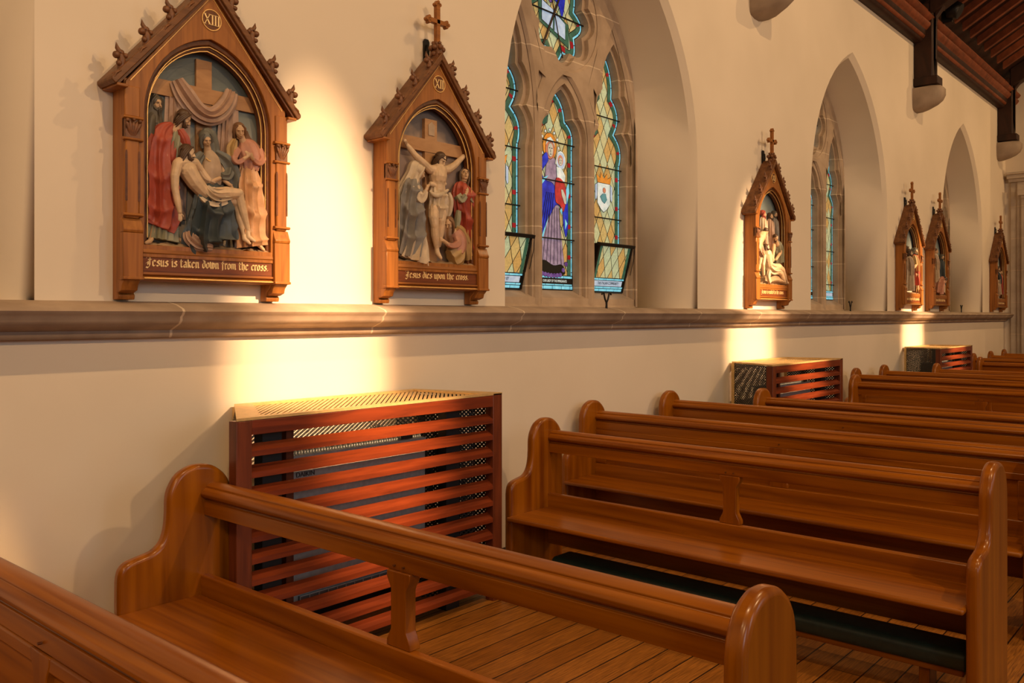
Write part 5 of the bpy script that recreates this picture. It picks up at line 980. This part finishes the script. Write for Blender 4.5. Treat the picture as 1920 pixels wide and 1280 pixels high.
{'name':'robed_christ','skin':[([(-0.0781,-0.09,2.4498),(-0.0781,-0.09,2.4147)],[0.0229,0.0294])],'cloth':[('robe','cream',[(-0.0781,-0.09,2.4287),(-0.0952,-0.095,2.3926),(-0.1122,-0.1,2.2795),(-0.1122,-0.1,2.1395),(-0.1122,-0.1,1.9504)],[0.0311,0.0738,0.0738,0.0776,0.0932],[0.0247,0.0423,0.0494,0.0494,0.0565],11,[0.03,0.075,0.135,0.18,0.225],0.5,0.7,None),('mantle','beige',[(-0.1533,-0.105,2.4172),(-0.1394,-0.115,2.3127),(-0.1223,-0.11,2.1738)],[0.0311,0.0621,0.0543],[0.0212,0.0423,0.0423],6,[0.18,0.18,0.18],0,0,None)],'hair':[],'heads':[((-0.1122,-0.1,2.4825),0.0473,0.4,0.15,0,'long','hair',1)],'hands':[]},
{'name':'dark_soldier','skin':[([(0.2964,-0.06,2.4945),(0.2964,-0.06,2.4623)],[0.0209,0.0268])],'cloth':[('robe','red',[(0.2964,-0.06,2.4752),(0.279,-0.065,2.4418),(0.2616,-0.07,2.3378),(0.2616,-0.07,2.2092),(0.2616,-0.07,2.0356)],[0.0283,0.0672,0.0672,0.0707,0.0849],[0.0225,0.0386,0.045,0.045,0.0514],11,[0.03,0.075,0.135,0.18,0.225],0.5,0.7,None),('mantle','mustard',[(0.2191,-0.075,2.464),(0.2344,-0.085,2.3681),(0.2518,-0.08,2.2407)],[0.0283,0.0566,0.0495],[0.0193,0.0386,0.0386],6,[0.18,0.18,0.18],0,0,None)],'hair':[],'heads':[((0.2616,-0.07,2.5243),0.0431,-0.5,0.15,0,'veil','darkrobe',1)],'hands':[]},
{'name':'stripping_servant','skin':[([(0.2672,-0.09,2.3637),(0.2672,-0.09,2.2644)],[0.0299,0.0399]),([(0.242,-0.09,2.1871),(0.2672,-0.09,2.0735),(0.3431,-0.09,1.9529)],[0.0349,0.0259,0.0159]),([(0.2672,-0.09,2.3484),(0.0728,-0.11,2.2784)],[0.0199,0.0159])],'cloth':[('kilt','red',[(0.2672,-0.09,2.2797),(0.2672,-0.09,2.1498)],[0.0422,0.0506],[0.0307,0.0383],6,[0.15,0.15],0,0,None)],'hair':[],'heads':[((0.2672,-0.09,2.4018),0.0331,-0.6,0.4,0,'short','hair',0)],'hands':[]}],'IX':[
{'name':'whip_bearer','skin':[([(-0.0409,-0.05,2.5577),(-0.0409,-0.05,2.5259)],[0.0206,0.0263])],'cloth':[('robe','cream',[(-0.0409,-0.05,2.5386),(-0.0597,-0.055,2.5056),(-0.0784,-0.06,2.4028),(-0.0784,-0.06,2.2758),(-0.0784,-0.06,2.1044)],[0.0279,0.0662,0.0662,0.0697,0.0836],[0.0222,0.038,0.0443,0.0443,0.0507],11,[0.03,0.075,0.135,0.18,0.225],0.5,0.7,None),('mantle','beige',[(-0.1254,-0.065,2.5271),(-0.1064,-0.075,2.4326),(-0.0876,-0.07,2.3068)],[0.0279,0.0557,0.0488],[0.019,0.038,0.038],6,[0.18,0.18,0.18],0,0,None)],'hair':[],'heads':[((-0.0784,-0.06,2.5869),0.0424,0.5,0.15,0,'short','hair',0)],'hands':[]},
{'name':'helmeted_soldier','skin':[([(0.3071,-0.05,2.4847),(0.3071,-0.05,2.4558)],[0.0187,0.0239])],'cloth':[('robe','navy',[(0.3071,-0.05,2.4674),(0.2879,-0.055,2.4374),(0.2687,-0.06,2.344),(0.2687,-0.06,2.2286),(0.2687,-0.06,2.0729)],[0.0253,0.0601,0.0601,0.0633,0.0759],[0.0201,0.0345,0.0403,0.0403,0.046],11,[0.03,0.075,0.135,0.18,0.225],0.5,0.7,None)],'hair':[],'heads':[((0.2687,-0.06,2.5112),0.0385,-0.4,0.15,0,'veil','darkrobe',1)],'hands':[]},
{'name':'fallen_christ','skin':[([(0.301,-0.09,2.1312),(0.1534,-0.09,2.1103)],[0.0267,0.0374])],'cloth':[('red_robe','rose',[(0.2121,-0.09,2.1616),(0.0083,-0.09,2.1225),(-0.1061,-0.09,2.0217),(-0.1345,-0.09,1.9401)],[0.0362,0.0723,0.0904,0.0995],[0.0329,0.0575,0.0658,0.0658],8,[0.21,0.21,0.21,0.21],0,0,None),('sleeve','cream',[(0.0765,-0.11,2.1403),(0.0964,-0.12,2.0424),(0.0964,-0.12,1.9605)],[0.0362,0.0316,0.0271],[0.0329,0.0288,0.0247],4,[0.15,0.15,0.15],0,0,None)],'hair':[],'heads':[((0.2919,-0.1,2.1638),0.0373,0.8,0.6,0,'long','hair',1)],'hands':[]}],'VIII':[
{'name':'robed_christ','skin':[([(-0.0219,-0.06,2.4539),(-0.0219,-0.06,2.422)],[0.0159,0.0203])],'cloth':[('robe','cream',[(-0.0219,-0.06,2.4348),(-0.046,-0.065,2.4019),(-0.0702,-0.07,2.2992),(-0.0702,-0.07,2.1721),(-0.0702,-0.07,2.0006)],[0.0254,0.0603,0.0603,0.0635,0.0762],[0.0222,0.0381,0.0445,0.0445,0.0508],11,[0.03,0.075,0.135,0.18,0.225],0.5,0.7,None),('mantle','navy',[(-0.1374,-0.075,2.4235),(-0.0997,-0.085,2.3295),(-0.0755,-0.08,2.2035)],[0.0254,0.0508,0.0445],[0.0191,0.0381,0.0381],6,[0.18,0.18,0.18],0,0,None)],'hair':[],'heads':[((-0.0702,-0.07,2.4834),0.0425,0.3,0.15,0,'long','hair',1)],'hands':[]},
{'name':'weeping_woman','skin':[([(0.1475,-0.07,2.3901),(0.1475,-0.07,2.363)],[0.0136,0.0174])],'cloth':[('robe','red',[(0.1475,-0.07,2.3739),(0.123,-0.075,2.3457),(0.0986,-0.08,2.2581),(0.0986,-0.08,2.1498),(0.0986,-0.08,2.0036)],[0.0217,0.0516,0.0516,0.0543,0.0651],[0.019,0.0326,0.038,0.038,0.0434],11,[0.03,0.075,0.135,0.18,0.225],0.5,0.7,None)],'hair':[],'heads':[((0.0986,-0.08,2.4151),0.0364,-0.5,0.15,0,'longwoman','auburn',0)],'hands':[]},
{'name':'kneeling_woman','skin':[([(-0.2153,-0.1,2.2257),(-0.2153,-0.1,2.2076)],[0.0092,0.0117])],'cloth':[('robe','beige',[(-0.2153,-0.1,2.2148),(-0.2395,-0.105,2.1959),(-0.2636,-0.11,2.1371),(-0.2636,-0.11,2.0645),(-0.2636,-0.11,1.9667)],[0.0147,0.0348,0.0348,0.0366,0.044],[0.0128,0.022,0.0257,0.0257,0.0293],11,[0.03,0.075,0.135,0.18,0.225],0.5,0.7,None)],'hair':[],'heads':[((-0.2636,-0.11,2.2422),0.0245,0.5,0.15,0,'veil','cream',0)],'hands':[]}]}
FC = {'darkrobe': (.085, .070, .048), 'sage': (.26, .245, .155), 'red': (.34, .055, .028), 'mantle': (.135, .135, .115), 'cream': (.56, .44, .30), 'beige': (.42, .30, .20), 'gold': (.70, .44, .15),
      'navy': (.035, .047, .052), 'rosebeige': (.38, .24, .165), 'rose': (.44, .20, .13), 'mustard': (.40, .25, .09), 'peach': (.56, .31, .15), 'hair': (.075, .038, .018), 'auburn': (.20, .10, .045),
      'greymantle': (.20, .18, .16), 'stone': (.36, .24, .14), 'skin': (.56, .36, .20), 'paleskin': (.62, .44, .27)}
FM = {k: flat('painted_plaster_'+k, v, .5, 0, .14, 25, .12, .05) for k, v in FC.items()}
def hmat(yaw, pitch, roll): return Matrix.Rotation(yaw, 3, 'Z') @ Matrix.Rotation(pitch, 3, 'X') @ Matrix.Rotation(roll, 3, 'Y')
def capsule(mb, path, r, seg=10):
    mb.tube(path, r, seg)
    for p, q in zip(path, r): mb.ball(p, q, seg=seg, rings=6)
def head_parts(sk, hr, hd):
    c, r, yaw, pitch, roll, style, col, beard = hd
    R = hmat(yaw, pitch, roll); c = Vector(c)
    def b(mb, p, q, seg=12): mb.ball(c+R@Vector(p)*r, tuple(x*r for x in q), R, seg=seg, rings=8)
    def tb(mb, pts, rad, seg=8, ry=None): mb.tube([c+R@Vector(p)*r for p in pts], [x*r for x in rad], seg, ry=[x*r for x in ry] if ry else None)
    b(sk, (0, .15, .25), (.76, .92, .82)); b(sk, (0, -.12, -.22), (.60, .72, .80)); b(sk, (0, -.36, -.74), (.34, .34, .28))
    tb(sk, [(0, -.80, .14), (0, -.93, -.08), (0, -1.06, -.30), (0, -.86, -.36)], [.07, .09, .13, .08])
    b(sk, (0, -.70, .22), (.50, .18, .11)); b(sk, (0, -.82, -.54), (.19, .12, .055)); b(sk, (0, -.80, -.63), (.17, .12, .06))
    for s in (-1, 1):
        b(sk, (s*.34, -.50, -.28), (.20, .22, .24)); b(sk, (s*.26, -.74, .03), (.11, .08, .07)); b(sk, (s*.70, .10, -.05), (.08, .16, .22))
        b(hr, (s*.27, -.86, .20), (.17, .05, .035), 8); b(hr, (s*.26, -.83, .03), (.10, .03, .03), 8)
    tb(sk, [(0, .05, -.5), (0, .12, -1.15)], [.40, .42])
    b(hr, (0, -.93, -.59), (.15, .03, .018), 8)
    if beard:
        b(hr, (0, -.50, -.86), (.42, .34, .34 if beard == 1 else .5)); tb(hr, [(0, -.80, -.80), (0, -.82, -1.15 if beard == 1 else -1.6)], [.26, .06])
        for s in (-1, 1): tb(hr, [(s*.56, -.15, -.2), (s*.50, -.40, -.62), (s*.15, -.62, -.92)], [.12, .20, .20]); tb(hr, [(0, -.93, -.44), (s*.24, -.80, -.58)], [.05, .05])
    # hair of the crown, swept back from the brow
    b(hr, (0, .30, .36), (.84, .92, .84), 16)
    if style in ('long', 'longwoman', 'thorns'):
        L_ = 1.9 if style != 'longwoman' else 1.6
        for s in (-1, 1):
            for k in range(3):
                o = .22*k
                tb(hr, [(s*(.30+.1*k), -.50+o, .88-.12*k), (s*(.74), -.32+o, .40), (s*(.80), -.12+o, -.3), (s*(.72-.1*k), .06+o, -1.0), (s*.5, .14+o, -L_+.25*k)], [.12, .18, .20, .19, .06], 8)
        b(hr, (0, .62, -.5), (.62, .42, .9))
        for k in range(5): tb(hr, [((k-2)*.25, .5, .6), ((k-2)*.30, 1.0, -.1), ((k-2)*.26, .85, -1.1)], [.10, .17, .08], 6)
    elif style == 'short':
        for k in range(16):
            a = k*2.4; b(hr, (.62*cos(a), .35+.5*sin(a), .62+.3*cos(k*1.7)), (.2, .2, .2), 6)
    elif style in ('veil', 'hood'):
        b(hr, (0, .34, .34), (.98, 1.05, .98), 16)
        for s in (-1, 1): tb(hr, [(s*.40, -.40, 1.02), (s*.80, -.26, .42), (s*.84, -.08, -.35), (s*.62, .0, -1.2)], [.14, .22, .24, .26], 8)
    if style == 'thorns':
        for k in range(14):
            a0 = 2*pi*k/14; P = [(.88*cos(a0+t), .18+.92*sin(a0+t), .50+.09*sin(3*(a0+t)+k)) for t in (0, .35, .7)]
            tb(hr, P, [.05, .06, .05], 6)
def hand_parts(sk, h):
    p, d, L_, curl = h; p = Vector(p); d = Vector(d).normalized()
    n = Vector((0, -1, 0)); n = (n-d*n.dot(d)); n = n.normalized() if n.length > .05 else Vector((0, 0, 1)); sdir = d.cross(n)
    pw = L_*.22
    sk.ball(p+d*L_*.25, (L_*.27, L_*.27, L_*.27), Matrix((tuple(d*1.0), tuple(sdir*.85), tuple(n*.42))).transposed(), seg=10, rings=6)
    for k, (fl, off) in enumerate(((.44, -1.4), (.52, -.5), (.49, .45), (.38, 1.3))):
        a = p+d*L_*.42+sdir*off*pw*.55
        q = a+d*L_*fl*.55-n*0+sdir*off*.02*L_; e_ = q+(d*(1-curl)-n*curl*-1*0+n*(-curl)*.8)*L_*fl*.5
        capsule(sk, [a, q, e_], [L_*.075, L_*.068, L_*.05], 6)
    a = p+d*L_*.14+sdir*pw*-.9; q = a+(d*.6-sdir*.8).normalized()*L_*.22; capsule(sk, [a, q, q+d*L_*.18], [L_*.085, L_*.075, L_*.055], 6)
def make_figures(key, vox):
    e = ST[key]
    for fg in FIGS[key]:
        sk = MB(); hr = MB(); pale = 'christ' in fg['name']
        for path, r in fg['skin']: capsule(sk, path, r)
        for hd in fg['heads']: head_parts(sk, hr, hd)
        for h in fg['hands']: hand_parts(sk, h)
        parent = None
        if sk.v:
            parent = sk.build('figure', FM['paleskin' if pale else 'skin'], e, smooth=True)
            md = parent.modifiers.new('remesh', 'REMESH'); md.mode = 'VOXEL'; md.voxel_size = vox; md.use_smooth_shade = True
            sm = parent.modifiers.new('smooth', 'SMOOTH'); sm.factor = .4; sm.iterations = 2
            col = fg['heads'][0][6] if fg['heads'] else 'hair'
            st = fg['heads'][0][5] if fg['heads'] else ''
            if hr.v:
                hcol = col if st in ('long', 'longwoman', 'thorns', 'short', 'hood', 'veil') else 'hair'
                h = hr.build('hair' if st not in ('veil', 'hood') else 'head_covering', FM[hcol], parent, smooth=True)
        for name, col, path, rx, ry, fold, amp, ph, tw, sw in fg['cloth']:
            n = 9 if sw else 5; P = smooth_path(path, n)
            def up(a):
                Q = smooth_path([(v, 0, 0) for v in a], n); return [max(.0005, q[0]) for q in Q]
            mb = MB(); zz = 48 if fold else 12
            mb.tube(P, up(rx), zz, ry=up(ry), yaxis=(0, 1, 0), fold=fold, amp=up(amp) if fold else 0, phase=ph, twist=tw, swag=sw)
            mb.build(name, FM[col], parent if parent else e, smooth=True)
for k, v in (('XIII', .0022), ('XII', .0026), ('XI', .004), ('X', .006), ('IX', .006), ('VIII', .008)): make_figures(k, v)
# painted timber crosses, tag, ground in the scenes
M['cross'] = wood('painted_cross_timber', (.34, .17, .07), (.46, .25, .11), (8, 30, 30), .55, .05, .08)
mb = MB(); mb.box(-.030, .050, -.034, -.020, 1.93, 2.815); mb.box(-.275, .285, -.040, -.026, 2.610, 2.682); mb.build('timber_cross', M['cross'], ST['XIII'])
mb = MB(); mb.box(-.045, .055, -.045, -.020, 1.93, 2.785); mb.box(-.305, .305, -.05, -.026, 2.585, 2.660); mb.build('timber_cross', M['cross'], ST['XII'])
mb = MB(); mb.prism([(-.018, 2.688), (.030, 2.688), (.032, 2.752), (.022, 2.758), (.006, 2.772), (-.010, 2.758), (-.020, 2.752)], -.050, -.045, 'y'); mb.build('scroll_tag', FM['beige'], ST['XII'])
def swag(path, r, ry, fold, amp, nm, st):
    mb = MB(); P = smooth_path(path, 6); up = lambda a: [q[0] for q in smooth_path([(v, 0, 0) for v in a], 6)]
    mb.tube(P, up(r), 40, ry=up(ry), yaxis=(0, 1, 0), fold=fold, amp=amp); mb.build(nm, FM['rosebeige'], st, smooth=True)
S13 = ST['XIII']
swag([(-.135, -.045, 2.69), (-.100, -.055, 2.63), (-.045, -.064, 2.565), (.015, -.068, 2.545), (.075, -.064, 2.575), (.125, -.056, 2.635), (.150, -.047, 2.69)], [.030, .042, .040, .036, .038, .036, .030], [.016, .022, .024, .024, .022, .018, .014], 9, .22, 'white_shroud', S13)
swag([(-.120, -.03, 2.61), (-.125, -.034, 2.42), (-.145, -.034, 2.20), (-.15, -.03, 2.05)], [.050, .055, .058, .06], [.014]*4, 11, .22, 'white_shroud', S13)
swag([(.145, -.03, 2.61), (.135, -.034, 2.38), (.12, -.034, 2.20), (.12, -.03, 2.05)], [.042, .052, .055, .055], [.014]*4, 11, .22, 'white_shroud', S13)
for k in ST:
    mb = MB(); nx, ny = 28, 8; vs = []
    for j in range(ny+1):
        for i in range(nx+1):
            x = -.330+.66*i/nx; y = -.014-.098*j/ny; vs.append((x, y, 1.935-.022*(j/ny)**2+.006*sin(i*1.7+j)+.004*cos(i*.6+j*2.3)))
    mb.add(vs, [(j*(nx+1)+i, j*(nx+1)+i+1, (j+1)*(nx+1)+i+1, (j+1)*(nx+1)+i) for j in range(ny) for i in range(nx)])
    mb.build('rocky_ground', FM['stone'], ST[k], smooth=True)
